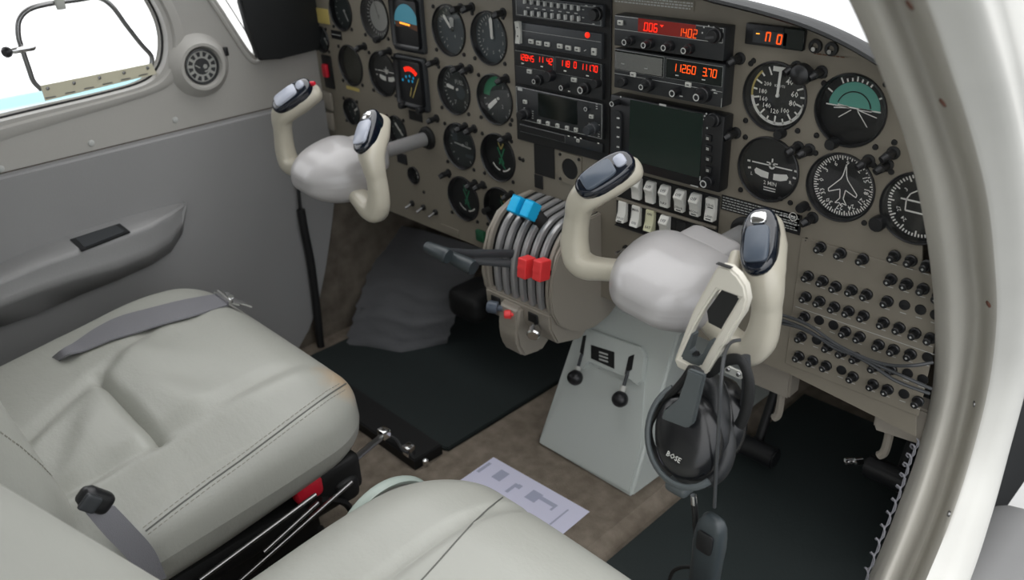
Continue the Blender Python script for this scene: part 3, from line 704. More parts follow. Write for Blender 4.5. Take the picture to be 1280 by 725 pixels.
# ---------------------------------------------------------------- placards
def strokes(name, label, x0, y0, x1, y1, rows, m='grey', back=None, h=.0016, cat='placard', seed=1, rowgap=None):
    rnd = random.Random(seed); a = W(x0, y0); b_ = W(x1, y1); w = b_.x-a.x; H = a.z-b_.z
    c = V(((a.x+b_.x)/2, 0, (a.z+b_.z)/2))
    t = thing(name, label, cat, c)
    b = BM(); box(b, -w/2, w/2, -.0012, -.0002, -H/2, H/2); obj('plate', b, M[back or 'panel'], t)
    f = Flat(-.0014)
    for i in range(rows):
        z = H/2-(i+.7)*H/(rows+.4); x = -w/2+.002
        while x < w/2-.004:
            l = rnd.uniform(.002, .006); l = min(l, w/2-.002-x)
            f.line(x, z, x+l, z, h); x += l+.0012
    f.done('printed_lines', M[m], t); return t
strokes('caution_placard', 'faded placard of pale lettering above the transponder', 768, -8, 868, 14, 3, 'grey', 'panel', .0018)
strokes('limitations_placard', 'dark placard with fine lettering under the 2 MIN dial', 903, 243, 998, 288, 5, 'grey', 'blk', .0012)
t = strokes('maneuver_placard', 'dark placard with a ringed mark beside the near yoke tip', 975, 262, 1000, 294, 3, 'grey', 'blk', .0012)
f = Flat(-.0016); f.arc(.0048, .0056, 0, 360, .004, .009, 16); f.line(.001, .009, .007, .009, .001); f.done('ring_mark', M['white'], t)
strokes('jack_placard', 'thin orange lettering beneath the jack sockets', 1016, 66.5, 1060, 72, 1, 'brown', 'panel', .0012)
strokes('label_tape', 'small dark label below the slim gauge on the far left', 414, 37, 428, 50, 1, 'grey', 'blk')
plate(404, 20, .042, .028, 'faded yellow placard at the far left top of the panel', 'yellow', 'yellow_placard')
plate(520, 145, .038, .017, 'black blank strip beneath the red segment gauge', 'blkm')
plate(503, 198, .03, .02, 'dark blank plate under the shaft of the far yoke', 'blk')
plate(563, 272+15, .05, .012, 'pale blank label strip near the bottom edge of the panel', 'key' if 0 else 'panel')
t = thing('warning_switch', 'red guarded switch in a black slot at the far left of the panel', 'switch', W(411, 88)); b = BM(); box(b, -.016, .016, -.004, 0, -.035, .03, .003, 2); obj('slot', b, M['blkm'], t); b = BM(); box(b, -.008, .008, -.012, -.004, -.012, .014, .003, 2); obj('guard', b, M['redd'], t)
for px, py, s in ((411, 125, 'upper'), (413, 150, 'lower')):
    c = W(px, py); b = BM(); box(b, -.018, .018, -.006, 0, -.02, .018, .004, 2); finish(obj('grey_knob_block', b, M['pedd'], loc=c), s+' of two grey blocks behind the far yoke on the panel end', 'block')
for px, py, s in ((516, 254, 'left'), (530, 259, 'middle'), (545, 265, 'right')):
    t = thing('toggle_switch', s+' one of three small toggles near the lower panel edge', 'switch', W(px, py), group='three small toggles'); b = BM(); lathe(b, [(.006, 0), (.0055, .004), (.003, .0055), (0, .0055)], n=14); obj('nut', b, M['blkm'], t); b = BM(); cyl(b, (0, -.004, 0), (-.002, -.017, -.006), .0018, .003, n=12); obj('lever', b, M['steel'], t)
b = BM(); box(b, -.011, .011, -.008, 0, -.011, .011, .003, 2); finish(obj('green_block', b, M['greend'], loc=W(603, 294)), 'dark green square indicator beside the throttle quadrant', 'indicator')
b = BM(); cyl(b, (0, 0, 0), (0, -.012, 0), .006); finish(obj('ball_knob', b, M['blkm'], loc=W(611, 262)), 'small black stub under the twin needle gauges', 'knob')
for i, (px, py) in enumerate(((650, 198), (654, 200), (942, 76), (1030, 104), (1118, 178), (1008, 300), (976, 248), (748, 160), (640, 150), (530, 240))):
    o = bpy.data.objects.new('panel_screw', SCREW); COL.objects.link(o); o.location = W(px, py); finish(o, 'small black screw on the bare metal of the panel', 'screw', 'panel screws')
# ---------------------------------------------------------------- circuit breakers
b = BM(); bx0 = W(1003, 296).x; box(b, bx0, .231, -.002, -.0001, .345, W(1003, 296).z, .0006, 1); f = obj('breaker_panel', b, M['panel']); finish(f, 'beige subpanel filled with rows of black circuit breakers', 'panel')
ROWS = [('top', [(185, 60, 1), (258, 82, 1), (338, 103, 1)], [(452, 93, 1), (512, 110, 1), (570, 128, 1)]),
 ('second', [(140, 165, 1), (193, 182, 1), (240, 203, 1), (298, 216, 1), (352, 232, 1)], [(440, 177, 1), (497, 194, 1), (557, 212, 1), (612, 240, 1)]),
 ('third', [(132, 240, 1), (182, 256, 1), (235, 277, 1), (287, 292, 1), (341, 309, 1)], [(427, 257, 1), (487, 272, 0), (545, 289, 0), (600, 308, 0)]),
 ('fourth', [(127, 312, 1), (177, 327, 0), (229, 345, 0), (275, 366, 1), (327, 385, 1)], [(413, 334, 1), (470, 353, 1), (527, 373, 1), (583, 391, 1)]),
 ('fifth', [(115, 385, 1), (168, 399, 0), (213, 420, 1), (263, 440, 1), (313, 460, 1)], [(396, 414, 1), (450, 432, 1), (511, 449, 1), (571, 462, 0)]),
 ('sixth', [(107, 455, 1), (156, 472, 1), (205, 490, 1), (258, 508, 0), (302, 530, 1)], [(380, 493, 1), (440, 505, 1), (498, 520, 0), (553, 542, 0)]),
 ('bottom', [], [(375, 558, 1), (428, 577, 1), (485, 595, 0), (538, 620, 1)])]
ORD = ['first', 'second', 'third', 'fourth', 'fifth']; proto = None; protoE = None
fl = Flat(-.0022)
for rn, lft, rgt in ROWS:
    for side, lst in (('left', lft), ('right', rgt)):
        for i, (cx, cy, k) in enumerate(lst):
            px = 960+.3448*cx; py = 290+.3448*cy; c = U(px+1, py-1, 'y', -.006); c.y = -.002
            p = c; fl.line(p.x-.0035, p.z-.0105, p.x+.0035, p.z-.0105, .0009)
            lab = 'in the %s row, %s from the left of its %s block' % (rn, ORD[i], side)
            if k:
                if not proto:
                    proto = thing('circuit_breaker', '', 'circuit breaker', c, group='black circuit breakers')
                    b = BM(); lathe(b, [(.0068, 0), (.0068, .0028), (.0058, .0038), (.004, .0038)], n=18, closed=True); obj('collar', b, M['blk'], proto)
                    b = BM(); lathe(b, [(.004, .003), (.0038, .0095), (.0044, .0105), (.0044, .013), (.0036, .014), (0, .014)], n=16); cpb = obj('button', b, M['blk'], proto)
                    g = Flat(-.0143); g.line(-.0014, .0, .0014, .0, .0011).line(.0, -.0016, .0, .0016, .0008); g.done('rating_mark', M['grey'], cpb); q = proto
                    q['label'] = 'black circuit breaker '+lab
                else: q = dup(proto, c, label='black circuit breaker '+lab)
            else:
                if not protoE:
                    b = BM(); lathe(b, [(.0064, 0), (.006, .0014), (.0, .0018)], n=18); protoE = q = obj('hole_plug', b, M['blk'], loc=c); finish(q, '', 'plug', 'round breaker hole plugs')
                else: q = protoE.copy(); COL.objects.link(q); q.location = c
                q['label'] = 'flat black hole plug '+lab
a = W(1012, 388); bb = W(1150, 440)
fl.line(bx0+.004, a.z, .25, a.z, .0007)
fl.done('breaker_lettering', M['grey'], f)
fl = None
# ================================================================ CABIN SHELL
def UP(px, py, p0, n):
    d = RM @ V(((px-640)/FOC, -(py-362.5)/FOC, -1)); return CAM+d*((V(p0)-CAM).dot(n)/d.dot(n))
def at(px, py, dist):
    d = (RM @ V(((px-640)/FOC, -(py-362.5)/FOC, -1))); return CAM+d*dist
def wallx(name, outer, holes, x, th, m, **k):
    """plate lying in y,z at x; th towards -x"""
    o = planar_holes(name, outer, holes, 0, th, m, **k)
    for v in o.data.vertices: a, b, c = v.co; v.co = (x-b, a, c)
    o.data.flip_normals() if 0 else None
    return o
bm = BM(); box(bm, -1.04, .262, -1.6, .52, -.03, 0); obj('floor', bm, M['carpet'], kind='structure')
wout = [(-1.6, .541), (.32, .537), (.32, .645), (-.12, .645), (-.125, .625), (-.139, .63), (-.153, .65), (-.175, .697), (-.199, .748), (-.30, .95), (-.42, 1.17), (-1.6, 1.17)]
wh = catmull([(-.298, .762, 0), (-.288, .715, 0), (-.294, .675, 0), (-.312, .645, 0), (-.345, .628, 0), (-.42, .622, 0), (-.581, .617, 0), (-1.0, .600, 0), (-1.06, .64, 0), (-1.07, .8, 0), (-1.02, .98, 0), (-.9, 1.03, 0), (-.48, 1.03, 0), (-.40, .98, 0), (-.34, .87, 0)], 5, True)
wallx('wall_left', wout, [[(p.x, p.y) for p in wh]], -1.0, .03, M['wallu'], kind='structure')
# flared reveal round the window
ctr = V((-.68, .81, 0))
bm = BM(); loops = []
for k, (dx, s) in enumerate(((0.001, .030), (.004, .022), (.004, .012), (-.004, .004), (-.028, -.002), (-.03, -.006))):
    loops.append([V((-1.0+dx, p.x+(p-ctr).normalized().x*s, p.y+(p-ctr).normalized().y*s)) for p in wh])
for a, b_ in zip(loops, loops[1:]):
    A = [bm.verts.new(p) for p in a]; B = [bm.verts.new(p) for p in b_]; n = len(A)
    for i in range(n): bm.faces.new((A[i], A[(i+1) % n], B[(i+1) % n], B[i]))
bmesh.ops.remove_doubles(bm, verts=bm.verts, dist=1e-5); obj('trim_1', bm, M['wallu'], kind='structure')
bm = BM(); tube(bm, [V((-1.022, p.x, p.y)) for p in wh], .003, 6, True); obj('trim_2', bm, M['sealb'], kind='structure')
bm = BM(); bm.faces.new([bm.verts.new((-1.026, p.x, p.y)) for p in wh]); obj('window_1', bm, M['win'], kind='structure')
# windscreen side post flange
pp = [V((-1.0, y, z)) for y, z in ((-.119, .64), (-.125, .628), (-.139, .63), (-.153, .65), (-.175, .697), (-.199, .748), (-.30, .95), (-.42, 1.17))]
bm = BM(); tube(bm, catmull(pp, 4), .0045, 8); tube(bm, catmull([p+V((-.014, .010, .004)) for p in pp], 4), .005, 8); obj('trim_3', bm, M['wallu'], kind='structure')
bm = BM(); tube(bm, catmull([p+V((-.012, .028, .01)) for p in pp], 4), .001, 6); obj('trim_4', bm, M['sealb'], kind='structure')
# lower side lining
bm = BM(); pr = [(-1.6, .5395), (.0, .5355), (.0, .36), (-.012, .331), (-.03, .27), (-.049, .231), (-.06, .18), (-.075, .143), (-.1, .085), (-.123, .043), (-.16, .005), (-1.6, .005)]
prism(bm, [(-1.0, y, z) for y, z in pr], (.012, 0, 0)); bmesh.ops.bevel(bm, geom=[e for e in bm.edges if all(v.co.x > -.99 for v in e.verts)], offset=.006, segments=3, affect='EDGES')
finish(obj('side_lining', bm, M['walll']), 'grey padded vinyl lining on the far cabin side below the window sill', 'lining')
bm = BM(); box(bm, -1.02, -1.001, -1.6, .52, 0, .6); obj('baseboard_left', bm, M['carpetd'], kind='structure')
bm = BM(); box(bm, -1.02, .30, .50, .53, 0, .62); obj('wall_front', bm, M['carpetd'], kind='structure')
bm = BM(); box(bm, -1.02, .30, -1.62, -1.6, 0, 1.17); obj('wall_back', bm, M['wallu'], kind='structure')
bm = BM(); prism(bm, [(-1.03, -1.62, 1.17), (-.9, -1.62, 1.22), (.05, -1.62, 1.22), (.27, -1.62, 1.17), (.27, -1.62, 1.2), (.05, -1.62, 1.25), (-.9, -1.62, 1.25), (-1.03, -1.62, 1.2)], (0, 1.22, 0)); obj('ceiling', bm, M['wallu'], kind='structure')
# wall screws and the round vent dial
for px, py, s in ((219, 150, 'right'), (114, 179, 'middle'), (1, 211, 'left')):
    c = U(px, py, 'x', -1.0); bm = BM(); lathe(bm, [(.0055, 0), (.0045, .002), (0, .003)], (0, 0, 0), (1, 0, 0), 14); finish(obj('trim_screw', bm, M['grey'], loc=c), s+' one of three round screws along the window sill', 'screw', 'sill screws')
c = U(249, 82, 'x', -1.0); t = thing('cabin_vent', 'round dial faced vent in a swollen grey collar on the window sill', 'vent', c)
bm = BM(); lathe(bm, [(.058, -.002), (.053, .004), (.046, .012), (.041, .018), (.036, .018), (.032, .012), (.031, .006)], (0, 0, 0), (1, 0, 0), 44, closed=True); obj('collar', bm, M['wallu'], t)
bm = BM(); lathe(bm, [(.031, .014), (.029, .015), (.028, .010), (0, .010)], (0, 0, 0), (1, 0, 0), 36, closed=True); obj('dial_face', bm, M['cable'], t)
f = Flat(0); f.arc(.0145, .0175, 0, 360, n=30); f.arc(.0255, .0272, 0, 360, n=30)
for i in range(12): f.tick(i*30+8, .0175, .0255, .0048)
f.disk(.004, .006, -.001, 12); f.arc(.006, .009, 100, 200, .006, -.002); f.line(-.012, .004, -.004, -.002, .002)
for v in f.bm.verts: a, b_, z = v.co; v.co = (.0112, a, z)
f.done('dial_markings', M['key'], t)
bm = BM(); lathe(bm, [(.028, 0), (0, 0)], (.013, 0, 0), (1, 0, 0), 30, closed=True); obj('glass', bm, M['glass'], t)
c = U(281, 64, 'x', -1.0); bm = BM(); box(bm, 0, .008, -.004, .004, -.008, .008, .002, 2); finish(obj('vent_latch', bm, M['blk'], loc=c), 'tiny black catch beside the round vent', 'catch')
# storm window
t = thing('storm_window', 'grey wire framed hatch with cream hinge strip in the far side window', 'hatch', U(122, 100, 'x', -1.018)); o0 = t.location.copy()
bm = BM(); pts = [U(x, y, 'x', -1.018)-o0 for x, y in ((52, 112), (42, 102), (36, 86), (28, 62), (23, 45), (24, 25), (36, 12), (60, 5), (95, 0), (122, -3), (140, 8), (158, 32), (176, 55), (189, 70), (189, 82))]
tube(bm, catmull(pts, 5), .0042, 10); obj('wire_frame', bm, M['steel'], t)
q = [U(x, y, 'x', -1.014)-o0 for x, y in ((50, 107), (189, 79), (195, 92), (56, 126))]; bm = BM(); prism(bm, q, (.003, 0, 0)); obj('hinge_strip', bm, M['hinge'], t)
bm = BM()
for i in range(5):
    p = q[0].lerp(q[1], .05+i*.225)+V((.003, 0, -.006)); lathe(bm, [(.003, 0), (.0025, .0015), (0, .002)], p, (1, 0, 0), 10)
for i in range(6):
    p = q[3].lerp(q[2], .06+i*.165)+V((.003, 0, .004)); box(bm, p.x, p.x+.001, p.y-.01, p.y+.006, p.z-.0008, p.z+.0008)
obj('hinge_screws', bm, M['steel'], t)
p = U(18, 63, 'x', -1.01)-o0; bm = BM(); rbox(bm, p+V((0, .012, 0)), (.006, .02, .0055), (.005, .008, .005), 8); obj('latch', bm, M['chrome'], t)
bm = BM(); lathe(bm, [(.004, 0), (.0085, .006), (.0085, .010), (.005, .014), (0, .014)], p+V((0, -.006, 0)), (.6, -.8, 0), 16); obj('latch_knob', bm, M['blk'], t)
p = U(74, 2, 'x', -1.012)-o0; bm = BM(); box(bm, p.x-.003, p.x+.005, p.y-.007, p.y+.007, p.z-.012, p.z+.012, .002, 2); obj('clip', bm, M['key'], t)
# armrest
t = thing('armrest', 'grey moulded armrest with dark ashtray on the far cabin side', 'armrest', (-.96, -.6, .37)); o0 = t.location.copy()
secs = []
for px, w_, ft, fm, bt in ((-420, 525, 560, 610, 640), (-200, 425, 452, 492, 515), (-60, 358, 382, 418, 440), (0, 330, 352, 383, 409), (50, 308, 331, 363, 391), (100, 289, 314, 347, 369), (150, 273, 297, 333, 349), (190, 262, 282, 317, 331), (214, 256, 268, 302, 315), (228, 253, 258, 282, 292), (233, 253, 254, 258, 262)):
    a = U(px, w_, 'x', -.988)-o0; e = min(1, max(.12, (236-px)/60)); xf = -.988+.064*min(1, e**.5)
    b_ = U(px, ft, 'x', xf)-o0; d_ = U(px, fm, 'x', xf+.003)-o0; c_ = U(px, bt, 'x', -.988+.02*e)-o0
    m_ = a.lerp(b_, .5); m_.z += .001
    ring = [a+V((-.006, 0, 0)), a, m_, b_+V((-.007*e, 0, .003)), b_+V((-.001, 0, -.001)), b_+V((0, 0, -.007*e)), b_.lerp(d_, .35)+V((-.002, 0, 0)), b_.lerp(d_, .7), d_, d_+V((-.008*e, 0, -.008*e)), V((c_.x, c_.y, c_.z)), V((-.996, c_.y, c_.z))-V((o0.x, 0, 0))]
    secs.append(ring)
bm = BM(); loft(bm, secs); obj('rest_body', bm, M['walll'], t, ang=50)
zt = lambda p: p-o0
q = [zt(U(x, y, 'z', .4225+.028*(k/1.0 if 0 else 0)))for k, (x, y) in enumerate(((88, 300), (150, 280), (163, 291), (102, 315)))]
A_ = U(150, 273, 'x', -.988); B_ = U(150, 297, 'x', -.924); C_ = U(50, 308, 'x', -.988); nrm = (B_-A_).cross(C_-A_).normalized(); nrm = nrm if nrm.z > 0 else -nrm
q = [UP(x, y, A_+nrm*.001, nrm)-o0 for x, y in ((88, 301), (150, 281), (163, 291), (102, 315))]
bm = BM(); prism(bm, q, nrm*.003); obj('ashtray_lid', bm, M['blk'], t)
cc = sum(q, V())/4; q2 = [cc+(p-cc)*.82+nrm*.0032 for p in q]; bm = BM(); prism(bm, q2, nrm*.0008); obj('ashtray_inset', bm, M['radio2'], t)
# glareshield
lo = [(-1.0, None), ]
pts = [(-1.0, .795), (-.6, .80), (-.3, .795)]+[(U(x, y, 'y', -.03).x, U(x, y, 'y', -.03).z) for x, y in ((840, -8), (890, 4), (950, 19), (1010, 38), (1060, 61), (1105, 88), (1150, 118))]
pts = [(p.x, p.y) for p in catmull([(a, b, 0) for a, b in pts], 4)]
bm = BM(); secs = []
for x, z in pts: secs.append([(x, -.03, z), (x, -.035, z+.003), (x, -.033, z+.006), (x, -.02, z+.007), (x, -.004, z+.006), (x, .003, z+.003), (x, .004, z-.006), (x, -.002, z-.002)])
loft(bm, secs)
g = obj('glareshield', bm, M['hood']); finish(g, 'black glareshield lip along the top of the instrument panel', 'glareshield')
bm = BM()
q = [(x, y) for x, y in ((303, -25), (300, 0), (312, 40), (325, 76), (350, 74), (400, 62), (404, 40), (404, -25))]
secs = [[U(x, y, 'y', c) if 0 else U(x, y, 'x', -.975) for x, y in q]]
prism(bm, secs[0], (-.018, 0, 0)); bmesh.ops.bevel(bm, geom=list(bm.edges), offset=.004, segments=2, affect='EDGES'); finish(obj('glareshield_end', bm, M['hood']), 'black end cheek of the glareshield beside the far windscreen corner', 'glareshield')
# windscreen and what lies outside
bm = BM(); secs = []
for i in range(13):
    s = i/12; x = -1.02+1.27*s; k = 1-abs(2*s-1)**2.5; secs.append([(x, .02+.35*k, .80-.02*(1-k)-.14*max(0, (s-.75)/.25)), (x, -.12+.3*k, .98), (x, -.4+.12*k, 1.19)])
loft(bm, secs, closed_ring=False); obj('window_2', bm, M['win'], kind='structure')
bm = BM(); secs = []
for i in range(17):
    s = i/16; x = -1.15+1.55*s; k = 1-abs(2*s-1)**3; secs.append([(x, .04, .60+.17*k), (x, .5, .58+.175*k), (x, 1.0, .52+.17*k), (x, 1.8, .40+.12*k), (x, 1.9, .0)])
loft(bm, secs, closed_ring=False); finish(obj('nose_cowling', bm, M['nose']), 'white nose of the aircraft seen bright through the windscreen', 'cowling')
bm = BM(); prism(bm, [(-1.06, -1.6, -.02), (-1.06, 1.2, -.02), (-6, 1.3, .15), (-6, -.9, .15)], (0, 0, -.08)); w_ = obj('aircraft_wing', bm, M['wing']); finish(w_, 'white wing with pale blue stripe outside the far side window', 'wing')
bm = BM()
q = [U(x, y, 'x', -2.6) for x, y in ((-60, 133), (160, 92), (215, 80), (215, 180), (-60, 200))]; prism(bm, q, (-.4, 0, 0)); t = obj('engine_nacelle', bm, M['wing'], label='white engine nacelle with pale blue bands, low outside the far window', cat='nacelle')
for (y0, y1) in (((125, 139)), ((145, 152))):
    q = [U(x, y, 'x', -2.596) for x, y in ((-60, y0+10), (215, y0-42), (215, y1-42), (-60, y1+10))]; bm = BM(); prism(bm, q, (.003, 0, 0)); obj('blue_band', bm, M['bluep'], t)
bm = BM(); box(bm, -30, 30, -30, 40, -.95, -.9); finish(obj('ground', bm, M['apron']), None, None, None, 'structure')
bm = BM(); prism(bm, [(.30, -1.7, -.08), (.30, 1.3, -.08), (5, 1.3, .06), (5, -1.2, .06)], (0, 0, -.08)); w_ = obj('aircraft_wing', bm, M['walk']); finish(w_, 'black anti-slip walkway on the near wing beyond the door frame', 'wing')
bm = BM(); p = [U(x, y, 'y', .55) for x, y in ((1222, 740), (1228, 690), (1240, 662), (1262, 690), (1290, 740))]; rbox(bm, U(1262, 770, 'z', -.02), (.10, .16, .1), (.06, .09, .06), 12); finish(obj('wing_fairing', bm, M['walll']), 'grey rounded fairing at the wing root, bottom right corner', 'fairing')
# ---------------------------------------------------------------- door frame (near side)
PY = [-90, 0, 85, 170, 250, 330, 400, 480, 560, 640, 725, 840]
LN = {0: [1010, 1060, 1098, 1130, 1150, 1163, 1169, 1167, 1150, 1122, 1088, 1035],
      1: [1040, 1083, 1117, 1148, 1168, 1180, 1186, 1184, 1166, 1139, 1104, 1050],
      2: [1062, 1102, 1135, 1165, 1186, 1198, 1203, 1197, 1178, 1152, 1117, 1062],
      3: [1075, 1118, 1150, 1179, 1203, 1213, 1217, 1207, 1190, 1166, 1131, 1078],
      4: [1090, 1132, 1163, 1191, 1214, 1222, 1227, 1218, 1200, 1176, 1142, 1090],
      5: [1110, 1150, 1180, 1208, 1228, 1237, 1240, 1231, 1212, 1187, 1153, 1100],
      6: [1140, 1178, 1206, 1232, 1250, 1258, 1259, 1249, 1229, 1203, 1168, 1115],
      7: [1190, 1222, 1246, 1266, 1279, 1284, 1282, 1270, 1249, 1224, 1192, 1140],
      8: [1215, 1245, 1268, 1286, 1297, 1301, 1298, 1284, 1263, 1241, 1213, 1165]}
OFF = [0, -.016, -.004, .022, .020, -.010, -.006, .006, .03]
rows = []
for i, py in enumerate(PY):
    base = U(LN[0][i], py, 'x', .235); r = [base+V((-.012, .05, 0)), base+V((-.006, .02, 0))]
    for k in range(9):
        d = (LN[k][i]-LN[0][i]); r.append(U(LN[k][i], py, 'y', base.y+OFF[k]))
    e = r[-1]; kk = min(1, max(0, (py-330)/150)); r += [e+V((.004-.012*kk, .05-.035*kk, 0)), e+V((-.002-.02*kk, .4-.375*kk, -.02*(1-kk)))]
    rows.append(r)
n = len(rows[0]); dense = [catmull([rows[i][k] for i in range(len(rows))], 4) for k in range(n)]
dense = [catmull([dense[k][i] for k in range(n)], 3) for i in range(len(dense[0]))]
bm = BM(); loft(bm, dense, closed_ring=False)
for fc in bm.faces: fc.material_index = 0
o = obj('door_1', bm, [M['jamb'], M['jambw']], kind='structure', ang=60)
nn = len(dense[0])-1
for i, p in enumerate(o.data.polygons):
    p.material_index = 1 if (i % nn) >= 22 else 0
for px, py, m_, s in ((1218, 505, 'steel', 'upper bright screw in the lower half of the door frame'), (1186, 642, 'steel', 'lower bright screw in the lower half of the door frame'), (1138, 6, 'rust', 'rusty screw at the top of the door frame'), (1179, 128, 'rust', 'rusty screw a little below the top of the door frame'), (1236, 380, 'rust', 'reddish screw halfway down the door frame')):
    me = o.data; dg = None
    from mathutils.bvhtree import BVHTree
    bv = BVHTree.FromPolygons([v.co for v in me.vertices], [tuple(p.vertices) for p in me.polygons])
    d = (at(px, py, 1)-CAM).normalized(); h, nr, ix, ds = bv.ray_cast(CAM, d)
    if h is None: continue
    if nr.dot(d) > 0: nr = -nr
    bm = BM(); lathe(bm, [(.0042, -.001), (.0036, .0012), (0, .0018)], h, nr, 12); finish(obj('door_frame_screw', bm, M[m_]), s, 'screw')
# lacing along the trim edge
bm = BM(); pa = [U(x, y, 'x', .235) for x, y in ((1150, 555), (1141, 575), (1133, 600), (1122, 632), (1108, 665), (1095, 700), (1082, 735))]; pa = catmull(pa, 14); pt = []
for i, p in enumerate(pa): pt.append(p+V((-.005+.004*math.sin(i*.9), -.012*0, .006*math.cos(i*.9))))
tube(bm, pt, .0013, 6); tube(bm, [p+V((-.003, 0, .003*math.sin(i*.9+2))) for i, p in enumerate(pa)], .0011, 6); finish(obj('edge_lacing', bm, M['web']), 'pale cord laced along the lower inside edge of the door frame', 'lacing')
bm = BM(); box(bm, .262, .285, .07, .52, 0, .64); obj('wall_right', bm, M['blkm'], kind='structure')
# ================================================================ YOKES
from mathutils.bvhtree import BVHTree
def bvh(objs):
    vs = []; fs = []
    for o in objs:
        b = len(vs); mw_ = o.matrix_basis if not o.parent else o.parent.matrix_basis @ o.matrix_basis
        vs += [mw_ @ v.co for v in o.data.vertices]; fs += [tuple(b+i for i in p.vertices) for p in o.data.polygons]
    return BVHTree.FromPolygons(vs, fs)
def hit(bv, px, py, off=.0):
    d = (RM @ V(((px-640)/FOC, -(py-362.5)/FOC, -1))).normalized(); h, nr, ix, ds = bv.ray_cast(CAM, d)
    if h is None: return None, None
    if nr.dot(d) > 0: nr = -nr
    return h+nr*off, nr
def ell(c, s, u, a, b_, n=20, pw=2.4):
    out = []
    for i in range(n):
        t = 2*PI*i/n; cx, sx = math.cos(t), math.sin(t)
        out.append(c+s*(a*math.copysign(abs(cx)**(2/pw), cx))+u*(b_*math.copysign(abs(sx)**(2/pw), sx)))
    return out
def yoke(loc, label, roll, extras):
    t = thing('control_yoke', label, 'control yoke', loc, (0, math.radians(roll), 0))
    # shaft to the panel
    bm = BM(); cyl(bm, (0, .04, 0), (0, -loc[1]-.003, 0), .0125, n=24); sh = obj('shaft', bm, M['shaft'], t)
    bm = BM(); lathe(bm, [(.0125, 0), (.021, 0), (.021, .003), (.0165, .006), (.0165, .01), (.0128, .01)], (0, -loc[1]-.0002, 0), n=26, closed=True); obj('shaft_collar', bm, M['blkm'], t)
    def hubf(p):
        k = (p.y+.07)/.14     # 0 at the pilot's end
        w = .70+.38*(1-(1-max(0, min(1, k)))**2); h = .68+.36*(1-(1-max(0, min(1, k)))**2)
        return (p.x*w*(1-.12*max(0, p.z/.04)), p.y, p.z*h-.006*(1-k)+.004)
    bm = BM(); rbox(bm, (.007, -.004, -.004), (.073, .067, .045), (.050, .056, .036), 28, hubf); obj('hub_cover', bm, M['hub'], t, ang=70)
    bm = BM(); rbox(bm, (.012, .055, .012), (.036, .028, .026), (.012, .012, .012), 10); obj('rear_collar', bm, M['hub'], t)
    for s in (-1, 1):
        path = [(-.035, -.005, -.012), (-.06, -.005, -.018), (-.085, -.008, -.026), (-.108, -.010, -.033), (-.126, -.010, -.030), (-.134, -.010, -.012), (-.135, -.010, .010), (-.133, -.011, .030), (-.129, -.012, .049), (-.119, -.007, .066), (-.104, .013, .083), (-.089, .033, .097)]
        rad = [(.013, .016), (.0125, .016), (.013, .016), (.015, .0165), (.0175, .0165), (.0175, .0155), (.0155, .0145), (.0145, .0145), (.0165, .0165), (.0200, .0195), (.0205, .0205), (.016, .016)]
        P = catmull([V((x*-s if s > 0 else x, y, z)) for x, y, z in path], 5); R_ = []
        for i in range(len(P)):
            k = i/5; a = int(min(k, len(rad)-2)); fr = k-a; R_.append(tuple(rad[a][j]*(1-fr)+rad[a+1][j]*fr for j in range(2)))
        secs = []
        for i, p in enumerate(P):
            d = (P[min(i+1, len(P)-1)]-P[max(i-1, 0)]).normalized(); u = V((0, -1, 0)); u = (u-d*u.dot(d)).normalized(); s_ = d.cross(u)
            secs.append(ell(p, s_, u, R_[i][0], R_[i][1], 20, 2.8))
        e = P[-1]; d = (P[-1]-P[-3]).normalized(); c = e; S = secs[-1]
        for k, g in ((.004, .85), (.0075, .55), (.009, .2)): secs.append([c+d*k+(q-c)*g for q in S])
        bm = BM(); loft(bm, secs); h = obj('horn', bm, M['cream'], t, label=('left' if s < 0 else 'right')+' cream horn with a dark switch pod', ang=70)
        # switch pod on the rider's face of the horn's top
        a0 = V((s*.1205, -.023, .071)); a1 = V((s*.089, .023, .110))
        ax = (a1-a0).normalized(); nrm = V((-s*.1, -.7, .75)); nrm = (nrm-ax*nrm.dot(ax)).normalized(); sd = ax.cross(nrm); mid = (a0+a1)/2+nrm*.004; L_ = (a1-a0).length/2+.004
        secs = []
        for k, g in ((-.012, .97), (0, 1.02), (.0045, 1.0), (.0068, .9), (.0078, .75)):
            secs.append(ell(mid+nrm*k, ax, sd, L_*g, .0188*g, 28, 2.6))
        bm = BM(); loft(bm, secs); pod = obj('switch_pod', bm, M['navy'], t, ang=60)
        secs = [ell(mid-ax*.007*1+nrm*k, ax, sd, L_*.55*g, .0128*g, 20, 5) for k, g in ((.007, 1), (.0105, 1), (.0118, .9))]
        bm = BM(); loft(bm, secs); obj('trim_rocker', bm, M['button' if (loc[0] > -.3) else 'buttonl'], pod, ang=50)
        secs = [ell(mid+ax*.023+nrm*k, ax, sd, .0075*g, .0085*g, 16, 3) for k, g in ((.006, 1), (.010, .95), (.0108, .8))]
        bm = BM(); loft(bm, secs); obj('talk_button', bm, M['buttonl' if (s < 0) else 'chrome'], pod, ang=50)
        if s < 0 and loc[0] < -.3:
            bm = BM(); lathe(bm, [(.004, 0), (.004, .01), (.003, .012), (0, .012)], a1+V((-.0, .0, .002)), (1, .3, .3), 12); obj('red_button', bm, M['redd'], t, label='small red button at the tip of the left horn')
    return t
YR = yoke((-.02, -.17, .512), 'near control yoke with cream horns, in front of the rocker switches', 7, 1)
YL = yoke((-.666, -.2, .512), 'far control yoke with cream horns, near the left end of the panel', 6, 0)
